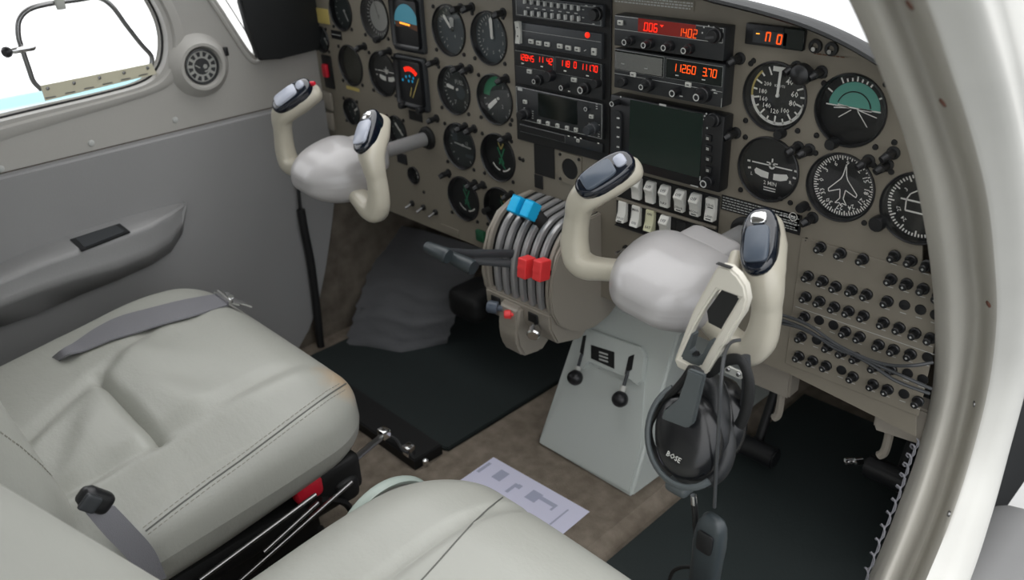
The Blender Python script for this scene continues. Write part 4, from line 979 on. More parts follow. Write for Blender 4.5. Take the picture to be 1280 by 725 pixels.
# ================================================================ THROTTLE QUADRANT
q0 = V((-.335, 0, .40)); t = thing('throttle_quadrant', 'beige throttle quadrant with curved slots and coloured levers at the panel centre', 'throttle quadrant', q0); TQ = t
prof = [(-.002, .475), (-.03, .472), (-.055, .468), (-.078, .454), (-.096, .428), (-.105, .395), (-.106, .362), (-.103, .34), (-.09, .325), (-.002, .325)]
bm = BM(); prism(bm, [(-.407-q0.x, y+.004, z-q0.z) for y, z in prof], (.137, 0, 0)); obj('slot_core', bm, M['blkm'], t)
arcp = catmull([(y, z, 0) for y, z in prof[:8]], 4)
rib = None
for i in range(8):
    x = -.407+.0185*i; w_ = .0105 if i not in (0, 7) else .008
    secs = []
    for k, p in enumerate(arcp):
        d = (arcp[min(k+1, len(arcp)-1)]-arcp[max(k-1, 0)]).normalized(); nn_ = V((0, -abs(d.y) if 0 else d.y, -d.x)); nn_ = V((0, d.y, -d.x)); c = V((x-q0.x, p.x, p.y-q0.z))
        nn_ = -nn_ if nn_.y > 0 and k > 6 else nn_
        c2 = c+V((0, -.0035, .0025))
        secs.append([c+V((0, .003, 0)), c2+V((.0008, 0, 0)), c2+V((.003, -.0012, .001)), c2+V((w_-.003, -.0012, .001)), c2+V((w_-.0008, 0, 0)), c+V((w_, .003, 0))])
    bm = BM(); loft(bm, secs); obj('slot_rib', bm, M['pedd' if i in (0, 7) else 'shaft'], t)
rp = [(.0, .475), (-.045, .474), (-.075, .462), (-.098, .436), (-.110, .405), (-.114, .372), (-.110, .345), (-.098, .322), (-.075, .302), (-.045, .288), (-.012, .282), (.02, .288), (.04, .30), (.04, .325), (.0, .332)]
bm = BM(); prism(bm, [(-.268-q0.x, y, z-q0.z) for y, z in rp], (.007, 0, 0)); bmesh.ops.bevel(bm, geom=list(bm.edges), offset=.002, segments=2, affect='EDGES'); obj('side_plate', bm, M['pedd'], t)
bm = BM(); prism(bm, [(-.412-q0.x, y, z-q0.z) for y, z in rp[:10]+[(0, .30)]], (.005, 0, 0)); obj('side_plate', bm, M['pedd'], t)
bm = BM(); prism(bm, [(-.41-q0.x, y, z-q0.z) for y, z in ((-.1, .345), (-.112, .342), (-.110, .315), (-.095, .285), (-.04, .27), (-.002, .30), (-.002, .34))], (.143, 0, 0)); bmesh.ops.bevel(bm, geom=list(bm.edges), offset=.003, segments=2, affect='EDGES'); obj('lower_cover', bm, M['pedd'], t)
for x0, x1 in ((-.395, -.375), (-.312, -.292)):
    bm = BM(); box(bm, x0-q0.x, x1-q0.x, -.1135, -.109, .318-q0.z, .334-q0.z, .001, 1); obj('label_window', bm, M['blkm'], t)
bm = BM(); prism(bm, [(-.368-q0.x, y, z-q0.z) for y, z in ((-.105, .338), (-.121, .335), (-.128, .30), (-.125, .27), (-.112, .245), (-.07, .238), (-.04, .26), (-.05, .33))], (.044, 0, 0)); bmesh.ops.bevel(bm, geom=list(bm.edges), offset=.005, segments=3, affect='EDGES'); ob = obj('friction_housing', bm, M['pedd'], t)
def knobcyl(name, m_, p, r, h, ax, parent, lab=None):
    bm = BM(); lathe(bm, [(r*.5, 0), (r*.5, h*.3), (r, h*.35), (r, h*.9), (r*.8, h), (0, h)], p, ax, 18); return obj(name, bm, M[m_], parent, label=lab)
knobcyl('friction_knob', 'redk', U(643, 393, 'y', -.12)-q0, .007, .016, (-.7, -.6, 0), t, 'small red knob'); knobcyl('cowl_lever_knob', 'button', U(629, 386, 'y', -.12)-q0, .010, .026, (-.8, -.5, .1), t); knobcyl('cowl_lever_knob', 'chrome', U(670, 407, 'y', -.11)-q0, .0105, .024, (.5, -.8, -.2), t)
bm = BM(); cyl(bm, U(683, 396, 'y', -.10)-q0, U(697, 385, 'y', -.08)-q0, .003); cyl(bm, U(629, 381, 'y', -.11)-q0, U(640, 368, 'y', -.10)-q0, .003); obj('cowl_lever_arm', bm, M['chrome'], t)
# throttle grips
for (a, b_, y, e1, e2, l) in (((533, 308), (561, 321), -.222, (585, 317), (645, 317), 'left black throttle grip'), ((552, 316), (592, 335), -.205, (590, 325), (645, 330), 'right black throttle grip')):
    A = U(*a, 'y', y); B = U(*b_, 'y', y+.006); bm = BM(); L_ = (B-A).length
    lathe(bm, [(.0075, 0), (.0085, .002), (.0115, L_*.8), (.0118, L_*.93), (.010, L_), (0, L_)], A-q0, (B-A), 22); g = obj('throttle_grip', bm, M['boxd'], t, label=l)
    E1 = U(*e1, 'y', y+.05); E2 = U(*e2, 'y', -.10); M0 = (A+B)/2
    bm = BM(); tube(bm, [M0-q0, M0.lerp(E1, .6)-q0, E1-q0, E2-q0], [(.003, .007)]*4, 10); obj('throttle_arm', bm, M['radio2'], t)
# propeller and mixture levers
def levers(px, py, y, m_, name, tops, lab):
    for i, (x, yy) in enumerate(tops):
        c = U(x, yy, 'y', y); rot = Euler((math.radians(-38 if m_ == 'blue' else -8), 0, 0)).to_matrix()
        def f(p): 
            k = .0012*math.cos(p.z*900) if abs(p.z) < .009 else 0
            return (p.x*(1+k*20), p.y-(.0009 if abs(math.sin(p.z*520)) < .25 else 0)*(1 if p.y < 0 else -1), p.z)
        bm = BM(); rbox(bm, c-q0, (.0086, .011, .0135 if m_ == 'blue' else .0155), (.002, .002, .002), 16, f, rot=rot); k = obj(name, bm, M[m_], TQ, label=lab)
        bm = BM(); b0 = V((c.x, -.06, .435)) if 'blue' == m_ else V((c.x, -.09, .40)); cyl(bm, c-q0, b0-q0, .0035, .005, 10); obj('lever_stem', bm, M['blkm'], TQ)
levers(0, 0, -.085, 'blue', 'propeller_lever_knob', ((647, 257), (663, 263)), 'cyan ribbed knob')
levers(0, 0, -.122, 'redk', 'mixture_lever_knob', ((658, 334), (677, 337)), 'red ribbed knob')
bm = BM(); tube(bm, [U(668, 268, 'y', -.075)-q0, U(682, 283, 'y', -.065)-q0, U(688, 300, 'y', -.055)-q0], [(.006, .012), (.007, .011), (.006, .008)], 10); obj('lever_stem', bm, M['blkm'], TQ)
# ================================================================ PEDESTAL
bm = BM(); P_ = [(-.47, .02), (-.13, .02), (-.10, .0), (-.50, .0)]
TUN = .02
prism(bm, [(-.475, -.62, 0), (-.46, -.62, TUN), (-.13, -.62, TUN), (-.11, -.62, 0)], (0, 1.1, 0)); finish(obj('floor_tunnel', bm, M['carpet']), 'raised brown carpeted tunnel down the middle of the cabin floor', 'tunnel')
BL = U(670, 555, 'z', TUN+.001); BR = U(790, 622, 'z', TUN+.001); TL = U(733, 392, 'y', .06); TR = U(850, 392, 'y', .06)
BL.y = BR.y = (BL.y+BR.y)/2; TR.z = TL.z = (TR.z+TL.z)/2
ped = thing('centre_pedestal', 'pale grey sloping pedestal with two black ball levers under the quadrant', 'pedestal', (BL+BR)/2); o0 = ped.location.copy()
F = [BL, BR, TR, TL]; dep = V((0, .28, 0)); n_ = (BR-BL).cross(TL-BL).normalized(); n_ = -n_ if n_.y > 0 else n_
bm = BM(); A = [bm.verts.new(p-o0) for p in F]; B = [bm.verts.new(V((p.x+(.0 if i in (0, 3) else .015), .38, p.z if i > 1 else 0.021))-o0) for i, p in enumerate(F)]
bm.faces.new(A); bm.faces.new(B[::-1])
for i in range(4): bm.faces.new((A[i], A[(i+1) % 4], B[(i+1) % 4], B[i]))
bmesh.ops.recalc_face_normals(bm, faces=bm.faces); bmesh.ops.bevel(bm, geom=list(bm.edges), offset=.004, segments=3, affect='EDGES'); obj('housing', bm, M['ped'], ped)
def PF(px, py, h=0): return UP(px, py, BL+n_*h, n_)-o0
q = [PF(x, y, .0035) for x, y in ((674, 553), (786, 615), (800, 560), (806, 470), (800, 442), (736, 415), (724, 425), (718, 455))]
bm = BM(); prism(bm, [p-n_*.003 for p in q], n_*.003); obj('front_plate', bm, M['ped'], ped)
q = [PF(x, y, .012) for x, y in ((724, 417), (733, 411), (800, 434), (806, 446), (802, 476), (795, 482), (786, 472), (735, 450), (728, 462), (720, 458))]
bm = BM(); prism(bm, q, -n_*.011); bmesh.ops.bevel(bm, geom=list(bm.edges), offset=.0015, segments=2, affect='EDGES'); obj('lever_bracket', bm, M['pedd' if 0 else 'ped'], ped)
for qq, nm in ((((739, 431), (768, 440), (768, 461), (739, 448)), 'label_window'), (((729, 420), (733, 419), (729, 445), (725, 440)), 'lever_slot'), (((786, 446), (793, 443), (790, 462), (781, 468)), 'lever_slot')):
    bm = BM(); prism(bm, [PF(x, y, .0122) for x, y in qq], n_*.0008); obj(nm, bm, M['blkm'], ped)
bm = BM(); 
for k in range(3): prism(bm, [PF(x, y+k*4.4, .0134) for x, y in ((749, 439), (760, 442.5), (760, 444.5), (749, 441))], n_*.0004)
obj('window_lettering', bm, M['grey'], ped)
for (a, b_, s) in (((727, 443), (719, 472), 'left'), ((785, 464), (775, 499), 'right')):
    A = PF(*a, .013); B = PF(*b_, .032); bm = BM(); cyl(bm, A, B, .0028); l = obj('lever', bm, M['radio2'], ped); bm = BM(); cyl(bm, A.lerp(B, .55), A.lerp(B, .8), .0052, n=14); obj('lever_sleeve', bm, M['key'], l)
    bm = BM(); lathe(bm, [(0, -.011), (.008, -.011), (.0125, -.005), (.0135, .001), (.011, .008), (.005, .012), (0, .0125)], B, n_, 22); obj('lever_ball', bm, M['blk'], l)
# ================================================================ SEATS
def seat_obj(name, bm, parent, m_='leather'): return obj(name, bm, M[m_], parent, ang=80)
def thread(bv, pts, r, off, name, m_, parent, org, k=6, dash=None):
    P = []
    for i in range(len(pts)-1):
        for j in range(k):
            a = j/k; h, nr = hit(bv, pts[i][0]*(1-a)+pts[i+1][0]*a, pts[i][1]*(1-a)+pts[i+1][1]*a, off)
            if h is not None: P.append(h)
    if len(P) < 3: print('NOTHREAD', name); return None
    P = [P[0]]+[q for p, q in zip(P, P[1:]) if (q-p).length < .05]
    bm = BM()
    if dash:
        tot = catmull(P, 6); acc = 0; i = 0
        while i < len(tot)-1:
            j = i; L_ = 0
            while j < len(tot)-1 and L_ < dash: L_ += (tot[j+1]-tot[j]).length; j += 1
            if j > i: cyl(bm, tot[i]-org, tot[i].lerp(tot[j], .62)-org, r, n=5)
            i = j
    else: tube(bm, [p-org for p in catmull(P, 2)], r, 6)
    if len(bm.verts) == 0: bm.free(); return None
    return obj(name, bm, M[m_], parent)
s1 = thing('front_seat', 'far grey leather seat with a belt lying across its cushion', 'seat', (-.63, -.62, 0))
o0 = s1.location.copy()
tilt = Euler((math.radians(3.5), 0, 0)).to_matrix()
GX = [(.06, .020), (-.135, .020)]
def gauss(x, s): return math.exp(-(x/s)**2)
def cush(p, crease=True):
    x, y, z = p.x, p.y, p.z
    if z > 0:
        k = z/.088
        z += k*.020*math.cos(min(1, abs(x)/.27)*PI/2)*math.cos(min(1, abs(y)/.3)*PI/2)
        z += k*.012*gauss(y-.14, .09)
        if crease:
            xl = -.025-.55*(y-.01); back = 1/(1+math.exp((y-.01)*60)); fwd = 1-back
            z -= k*.011*gauss(x-.172, .013)*(back*.8+fwd*.55*(1/(1+math.exp((y-.2)*40))))
            z -= k*.010*gauss(x-xl, .014)*(back*.7+fwd*.5*(1/(1+math.exp((y-.14)*40))))
            w_ = 1/(1+math.exp((x-.178)*220))/(1+math.exp((xl-.004-x)*220))
            z -= k*.016*gauss(y-.000, .0075)*w_
            z += k*.009*gauss(y-.05, .035)*w_+k*.005*gauss(y+.04, .035)*w_
            z += k*.0028*math.sin(x*55+y*70)*gauss(y+.07, .07)*w_
            z += k*.0020*math.sin(x*40-y*60)*gauss(y-.08, .05)*w_
        z -= k*.008*gauss(abs(x)-.235, .02)
    else:
        x *= 1-.10*(-z/.088)
        if y > 0: z *= 1-.22*(y/.26)
    if x < 0 and y < 0: x *= 1-.13*(-y/.268)
    if z < .07 and x > 0: x += .006*math.cos(z/.09*PI/2)
    x += .012*(y/.26)*0
    if y > 0: x *= 1-.10*(y/.26)**3*(1 if x < 0 else .35)
    return (x, y, z)
CRX, CRY = .115, -.02
bm = BM(); rbox(bm, V((-.625, -.635, .222))-o0, (.262, .268, .086), (.07, .085, .06), 104, cush, rot=tilt); cu1 = seat_obj('cushion', bm, s1, 'leatherw')
bv1 = bvh([cu1])
lean = Euler((math.radians(10), 0, 0)).to_matrix()
def backf(p):
    x, y, z = p
    if y > 0: y += .012*gauss(abs(x)-.17, .04)-.008*gauss(x, .1)
    return (x, y, z)
bm = BM(); rbox(bm, V((-.612, -.853, .46))-o0, (.25, .055, .36), (.05, .05, .08), 32, backf, rot=lean); bk1 = seat_obj('backrest', bm, s1)
bvb1 = bvh([bk1])
thread(bv1, [(182, 664), (222, 633), (262, 603), (300, 576), (340, 546), (380, 516), (410, 494), (430, 481), (444, 473)], .0011, .0002, 'seam', 'groove', s1, o0)
for dx, dy in ((-3.2, -4.2), (3.0, 4.2)): thread(bv1, [(182+dx, 664+dy), (222+dx, 633+dy), (262+dx, 603+dy), (300+dx, 576+dy), (340+dx, 546+dy), (380+dx, 516+dy), (410+dx, 494+dy), (432+dx, 481+dy)], .0007, .0003, 'stitching', 'thread', s1, o0, dash=.0065)
h = next(q for q in (hit(bv1, 434-k*2, 466+k*2)[0] for k in range(20)) if q is not None); wrinkle(M['leatherw'], spot=(h-o0, .032))
s2 = thing('front_seat', 'near pale leather seat in the bottom foreground with a seam down its middle', 'seat', (.03, -.63, 0)); o2 = s2.location.copy()
def cush2(p):
    x, y, z = p
    if z > 0:
        k = z/.085; z += k*.016*math.cos(min(1, abs(x)/.27)*PI/2); z -= k*.009*gauss(x+.1, .006); z += k*.006*gauss(y-.13, .1)
    if y > 0: x *= 1-.13*(y/.26)**2.5
    return (x, y, z)
bm = BM(); rbox(bm, V((.035, -.63, .202))-o2, (.262, .265, .085), (.10, .12, .062), 64, cush2, rot=tilt); cu2 = seat_obj('cushion', bm, s2, 'leathern'); bv2 = bvh([cu2])
thread(bv2, [(632, 619), (610, 636), (590, 655), (570, 677), (548, 702), (530, 722), (518, 735)], .0010, .0001, 'seam', 'groove', s2, o2)
lean2 = Euler((math.radians(27), 0, 0)).to_matrix()
bm = BM(); rbox(bm, V((.035, -.862, .46))-o2, (.25, .05, .26), (.05, .045, .07), 28, backf, rot=lean2); bk2 = seat_obj('backrest', bm, s2, 'leathern')
thread(bvb1, [(0, 540), (25, 558), (50, 580), (72, 603), (92, 628), (108, 652), (120, 676)], .0010, .0002, 'stitching', 'thread', s1, o0, dash=.007)
# seat pans and rails
for s_, x0, x1 in ((s1, -.85, -.40), (s2, -.17, .25)):
    oo = s_.location; bm = BM(); box(bm, x0-oo.x, x1-oo.x, -.86-oo.y, -.42-oo.y, .10, .145, .01, 2); obj('seat_pan', bm, M['blkm'], s_)
    for xx in (x0+.03, x1-.03):
        bm = BM(); box(bm, xx-.012-oo.x, xx+.012-oo.x, -.84-oo.y, -.46-oo.y, .012, .11, .004, 1); obj('seat_leg', bm, M['blkm'], s_)
# belts
def ribbon(L_, R_, th=.0012, sub=6):
    L2 = catmull(L_, sub); R2 = catmull(R_, sub); bm = BM()
    A = []
    for i, (l, r) in enumerate(zip(L2, R2)):
        d = (L2[min(i+1, len(L2)-1)]-L2[max(i-1, 0)]).normalized(); nrm = (r-l).cross(d).normalized()*th
        A.append([l-nrm, r-nrm, r+nrm, l+nrm])
    loft(bm, A); return bm
t = thing('lap_belt', 'grey webbing belt lying across the far seat cushion with a chrome tongue', 'seat belt', hit(bv1, 200, 395)[0]); ob = t.location.copy()
Lp = [(70, 447), (95, 431), (120, 414), (150, 399), (190, 388), (230, 378), (270, 368), (306, 362)]; Rp = [(78, 452), (108, 441), (140, 428), (170, 419), (205, 408), (245, 397), (285, 384), (316, 375)]
def hh(p, off):
    h, n_2 = hit(bv1, *p, off); return h if h is not None else None
La = []; Ra = []
for l, r in zip(Lp, Rp):
    a = hh(l, .004); b_ = hh(r, .004)
    if a is None: 
        b_ = hh(r, .004); a = U(*l, 'z', (b_.z if b_ else .25)+.004) if b_ is not None else None
    if a is not None and b_ is not None: La.append(a-ob); Ra.append(b_-ob)
e1 = U(20, 490, 'x', -.93)-ob; e2 = U(34, 492, 'x', -.92)-ob
La = [e1]+La; Ra = [e2]+Ra
obj('webbing', ribbon(La, Ra), M['web'], t)
p0 = (La[-1]+Ra[-1])/2; dd = (U(334, 388, 'z', (p0+ob).z-.01)-ob-p0).normalized()
bm = BM(); sdv = (Ra[-1]-La[-1]).normalized(); up = sdv.cross(dd).normalized(); up = up if up.z > 0 else -up
prism(bm, [p0-dd*.004-sdv*.021+up*.002, p0+dd*.022-sdv*.019+up*.002, p0+dd*.03-sdv*.008+up*.002, p0+dd*.052-sdv*.006, p0+dd*.052+sdv*.006, p0+dd*.03+sdv*.008+up*.002, p0+dd*.022+sdv*.019+up*.002, p0-dd*.004+sdv*.021+up*.002], up*.003); obj('belt_tongue', bm, M['chrome'], t)
bm = BM(); cyl(bm, p0-sdv*.024+up*.006+dd*.006, p0+sdv*.020+up*.006+dd*.006, .004); cyl(bm, p0-sdv*.012+up*.010+dd*.016, p0+sdv*.01+up*.012+dd*.012, .0045); obj('adjuster_bar', bm, M['chrome'], t)
c = U(120, 628, 'x', -.352); t = thing('belt_buckle', 'black belt buckle on short grey webbing between the far seat cushion and its backrest', 'seat belt', c)
ob = c
La = [U(x, y, 'x', xx)-ob for x, y, xx in ((106, 640, -.352), (130, 668, -.35), (160, 700, -.348), (178, 732, -.348))]; Ra = [U(x, y, 'x', xx)-ob for x, y, xx in ((143, 632, -.352), (165, 655, -.348), (192, 686, -.346), (208, 722, -.346))]
obj('webbing', ribbon(La, Ra), M['web'], t)
def ff(p): return (p.x, p.y*(1-.15*(p.z > .012)), p.z)
rt = Euler((math.radians(38), 0, 0)).to_matrix()
bm = BM(); rbox(bm, (0, .0, .004), (.009, .013, .020), (.007, .008, .009), 12, ff, rot=rt); obj('buckle_body', bm, M['blk'], t)
bm = BM(); rbox(bm, rt @ V((.010, 0, .012)), (.003, .010, .010), (.002, .003, .003), 8, rot=rt); obj('release_button', bm, M['radio2'], t)
# ================================================================ FLOOR THINGS
def slab(name, pts, z0, z1, m_, label, cat, bev=.002):
    bm = BM(); prism(bm, [(x, y, z0) for x, y in pts], (0, 0, z1-z0)); 
    if bev: bmesh.ops.bevel(bm, geom=[e for e in bm.edges if all(v.co.z > z1-1e-5 for v in e.verts)], offset=bev, segments=2, affect='EDGES')
    return finish(obj(name, bm, M[m_]), label, cat)
slab('floor_mat', [(-.95, -.165), (-.49, -.165), (-.482, -.16), (-.482, .42), (-.95, .42)], .0005, .008, 'mat_', 'dark green black rubber mat in the far footwell', 'floor mat')
slab('floor_mat', [(-.10, -.30), (.215, -.30), (.215, .42), (-.10, .42)], .0005, .008, 'mat_', 'dark green black rubber mat in the near footwell below the headset', 'floor mat')
slab('sill_strip', [(-.80, -.235), (-.485, -.235), (-.485, -.172), (-.80, -.172)], .0005, .022, 'blkm', 'black metal strip across the floor in front of the far seat', 'strip')
q = [U(588, 592, 'z', TUN+.001), U(617, 572, 'z', TUN+.001), U(737, 640, 'z', TUN+.001), U(713, 665, 'z', TUN+.001)]
dv = (q[0]-q[1])*1.5; bm = BM(); prism(bm, [q[1]+dv, q[1], q[2], q[2]+dv], (0, 0, .001)); t = finish(obj('paper_card', bm, M['paper']), 'lavender white printed card lying on the carpet by the near seat', 'paper')
org = q[1]; ux = q[2]-q[1]; uy = dv; bm = BM()
def pr_(u0, v0, u1, v1):
    A = [org+ux*u+uy*v+V((0, 0, .0014)) for u, v in ((u0, v0), (u1, v0), (u1, v1), (u0, v1))]; b_ = BM(); b_.faces.new([b_.verts.new(p) for p in A]); obj('printed_block', b_, M['paperp'], t)
for a in ((.02, .18, .05, .55), (.16, .18, .25, .48), (.36, .30, .39, .62), (.39, .28, .43, .40), (.52, .22, .62, .50), (.62, .26, .76, .36), (.76, .26, .78, .45), (.86, .22, .875, .75)): pr_(*a)
bm.free()
# trim wheel between the seats
c = V((-.262, -.475, .145)); t = thing('elevator_wheel', 'pale green grey trim wheel rim between the two seats', 'wheel', c)
tw = U(476, 607, 'x', -.262); rr = tw.z-c.z
bm = BM(); lathe(bm, [(rr-.002, -.008), (rr, -.004), (rr, .004), (rr-.002, .008), (rr-.007, .006), (rr-.009, 0), (rr-.007, -.006), (rr-.002, -.008)], (0, tw.y-c.y, 0), (1, 0, 0), 48, closed=True); obj('rim', bm, M['trimw'], t)
bm = BM(); lathe(bm, [(rr-.011, -.004), (rr-.02, -.004), (rr-.02, .004), (rr-.011, .004)], (0, tw.y-c.y, 0), (1, 0, 0), 40, closed=True)
for k in range(5): a = k*2*PI/5+.5; cyl(bm, (0, tw.y-c.y, 0), (0, tw.y-c.y+math.cos(a)*(rr-.01), math.sin(a)*(rr-.01)), .005)
obj('spokes', bm, M['key'], t)
bm = BM(); box(bm, -.012, .012, tw.y-c.y-.06, tw.y-c.y+.06, -.095, -.02, .01, 2); obj('wheel_well', bm, M['blkm'], t)
# seat adjusting gear
t = thing('seat_adjuster', 'black seat adjusting gear with bright rods beside the far seat', 'mechanism', U(415, 605, 'x', -.40)); ob = t.location.copy()
bm = BM(); rbox(bm, U(415, 600, 'x', -.40)-ob, (.014, .045, .032), (.008, .012, .012), 10); rbox(bm, U(432, 610, 'x', -.39)-ob, (.012, .02, .02), (.008, .012, .012), 8); obj('gear_block', bm, M['blkm'], t)
bm = BM(); rbox(bm, U(384, 610, 'x', -.395)-ob, (.012, .022, .018), (.008, .01, .01), 8); obj('red_sleeve', bm, M['redd'], t)
bm = BM(); cyl(bm, U(424, 590, 'x', -.40)-ob, U(478, 545, 'x', -.44)-ob, .0055, n=12); obj('lift_rod', bm, M['rod'], t)
bm = BM(); p = U(480, 541, 'x', -.44)-ob; box(bm, p.x-.009, p.x+.009, p.y-.008, p.y+.008, p.z-.008, p.z+.008, .003, 2); obj('rod_end', bm, M['chrome'], t)
for a, b_ in (((395, 618), (250, 725)), ((440, 602), (290, 735)), ((398, 628), (330, 690))):
    bm = BM(); cyl(bm, U(*a, 'x', -.36)-ob, U(*b_, 'x', -.36)-ob, .0032, n=10); obj('control_rod', bm, M['rod'], t)
bm = BM(); tube(bm, catmull([U(x, y, 'x', -.375)-ob for x, y in ((400, 625), (430, 628), (440, 645), (432, 665), (415, 672), (400, 660))], 5), .005, 8); obj('hose', bm, M['rub'], t)
t = thing('cable_fitting', 'small chrome cable fitting on the black strip before the far seat', 'fitting', U(511, 563, 'z', .03)); ob = t.location.copy()
bm = BM(); box(bm, -.009, .009, -.009, .009, -.009, .012, .003, 2); obj('clamp', bm, M['chrome'], t); bm = BM(); p = U(532, 577, 'z', .03)-ob; lathe(bm, [(.005, -.009), (.005, .004), (0, .006)], p, (0, 0, 1), 12); obj('stud', bm, M['chrome'], t)
bm = BM(); tube(bm, catmull([U(x, y, 'z', .035)-ob for x, y in ((484, 543), (496, 550), (503, 562), (510, 566))], 5), .0025, 8); obj('cable', bm, M['cable'], t)
# sleeve and cloth in the far footwell
t = thing('wiring_conduit', 'black sleeved wiring hanging down the far side wall by the panel', 'cable', U(385, 320, 'x', -.975)); ob = t.location.copy()
P = [U(x, y, 'x', -.975)-ob for x, y in ((370, 205), (373, 235), (376, 262), (381, 290), (388, 325), (393, 360), (397, 395), (400, 425), (403, 440))]
bm = BM(); tube(bm, catmull(P[2:], 5), .0085, 10); obj('sleeve', bm, M['rub'], t); bm = BM(); tube(bm, catmull(P[:4], 5), .0035, 8); obj('wire', bm, M['rub'], t)
top = [U(490, 280, 'y', .16), U(530, 288, 'y', .16), U(570, 300, 'y', .16), U(610, 312, 'y', .16)]; bot = [U(436, 428, 'z', .004), U(470, 436, 'z', .004), U(505, 440, 'z', .004), U(560, 430, 'z', .004)]
bm = BM(); G = []
for i in range(25):
    v = i/24; row = []
    for j in range(19):
        u_ = j/18; k = u_*3; a = int(min(k, 2)); fr = k-a; p = top[a].lerp(top[a+1], fr).lerp(bot[a].lerp(bot[a+1], fr), v)
        w_ = .010*math.sin(v*26+3*u_+1.2*math.sin(u_*6))*min(1, v*3)*(1-.3*u_)
        row.append(p+V((.35*w_, -abs(w_)*1.3-.01*math.sin(v*PI), w_*.4)))
    G.append(row)
loft(bm, G, closed_ring=False); bmesh.ops.solidify(bm, geom=list(bm.faces), thickness=.003); finish(obj('footwell_cloth', bm, M['cloth'], ang=80), 'rumpled grey cloth boot hanging in the far footwell', 'cloth')
# hangers and pedals under the panel on the near side
for i, (x0, y0, x1, y1, lab) in enumerate(((925, 470, 985, 500, 'left grey bracket under the panel behind the headset'), (1090, 535, 1155, 560, 'right grey bracket under the circuit breakers'))):
    a = U(x0, y0, 'y', .03); b_ = U(x1, y1, 'y', .03); t = thing('pedal_hanger', lab, 'bracket', (a+b_)/2, group=None); ob = t.location.copy()
    bm = BM(); prism(bm, [V((a.x, .03, .335))-ob, V((b_.x, .03, .335))-ob, V((b_.x, .03, b_.z-.0))-ob, V((a.x+.005, .03, b_.z-.0))-ob, V((a.x, .03, a.z))-ob], (0, .03, 0)); bmesh.ops.bevel(bm, geom=list(bm.edges), offset=.003, segments=2, affect='EDGES'); obj('plate', bm, M['pedd'], t)
    bm = BM(); xx = a.x+(b_.x-a.x)*(.75 if i == 0 else .25); z = b_.z; tube(bm, catmull([V((xx, .045, z+.02))-ob, V((xx, .048, z-.015))-ob, V((xx-.002, .05, z-.045))-ob, V((xx-.008, .05, z-.055))-ob], 4), [(.006, .005)]*13, 8); obj('hook', bm, M['pedd'], t)
for px, py, lab in ((1120, 598, 'dark rudder pedal in the near footwell under the breakers'), (940, 560, 'dark rudder pedal behind the headset')):
    c = U(px, py, 'y', .16); t = thing('rudder_pedal', lab, 'pedal', c)
    bm = BM(); cyl(bm, (-.045, 0, 0), (.045, 0, 0), .018, n=20); bmesh.ops.bevel(bm, geom=[e for e in bm.edges if len(e.link_faces[0].verts) > 8 or len(e.link_faces[-1].verts) > 8], offset=.003, segments=2, affect='EDGES'); obj('pedal_bar', bm, M['blk'], t)
    bm = BM(); cyl(bm, (0, .02, 0), (0, .07, .12), .008); obj('pedal_arm', bm, M['blkm'], t)
    bm = BM(); lathe(bm, [(.006, 0), (.006, .012), (.003, .014), (0, .014)], (-.052, 0, .004), (-.6, -.8, 0), 12); lathe(bm, [(.006, 0), (.006, .012), (.003, .014), (0, .014)], (-.066, .0, -.004), (-.6, -.8, 0), 12); obj('pivot_bolts', bm, M['chrome'], t)
# ================================================================ HEADSET AND ITS CLIP
yk = -.262
c = U(888, 400, 'y', yk); t = thing('yoke_clip', 'white looped clip on the near yoke with a long slot, headset hanging from it', 'clip', c)
outer = [(899, 331), (893, 340), (878, 367), (867, 388), (859, 408), (850, 432), (843.5, 450), (847, 459), (862, 466), (877, 471.5), (885, 466), (897, 445), (908, 427), (921, 405), (930, 392), (935, 375), (932, 358), (923, 344), (912, 334)]
hole = [(898, 361), (912, 366), (925, 371), (919, 382), (905, 405), (895, 424), (888, 436), (876, 459), (863, 455), (850, 448), (858, 430), (868, 408), (882, 384)]
def loc(P): return [((U(x, y, 'y', yk)-c).x, (U(x, y, 'y', yk)-c).z) for x, y in P]
o = planar_holes('clip_frame', loc(outer), [loc(hole)], -.002, .012, M['clip'], parent=t)
bmx = BM(); bmx.from_mesh(o.data); bmesh.ops.bevel(bmx, geom=[e for e in bmx.edges if len(e.link_faces) == 2 and e.calc_face_angle(0) > .9], offset=.0022, segments=3, affect='EDGES'); bmx.to_mesh(o.data); bmx.free()
for p_ in o.data.polygons: p_.use_smooth = True
ins_o = [(863, 417), (858, 430), (850, 448), (863, 455), (876, 459), (890.5, 430), (886, 427), (878, 442), (871, 448), (864, 446), (861, 438), (866, 420)]
bm = BM(); prism(bm, [V((x, .001, z)) for x, z in loc(ins_o)], (0, .010, 0)); obj('inner_hook', bm, M['hs'], t)
bm = BM(); prism(bm, [V((x, .008, z)) for x, z in loc([(899, 362), (925, 371), (905, 405), (897, 416), (880, 407), (878, 392)])], (0, .004, 0)); obj('slot_backing', bm, M['blk'], t)
bm = BM(); box(bm, *(lambda a, b_: (a[0], b_[0], -.003, .002, b_[1], a[1]))(loc([(897, 329)])[0], loc([(915, 334)])[0])); obj('top_screw', bm, M['blk'], t)
for i_, (w1, w2) in enumerate(((.03, .07),)):
    bm = BM(); tube(bm, [V((.004, .012, .02)), V((-.008, .04, .015)), V((-.03, .09, .03))], .007, 10); obj('mount_arm', bm, M['cream'], t)
H0 = U(862, 545, 'y', -.285); H0 = V(H0); t = thing('headset', 'black aviation headset hanging from the near yoke clip', 'headset', H0)
rt_ = V((.6996, .7134, -.0410)); upc = V((-.3057, .3506, .8852)); toc = (CAM-H0).normalized()
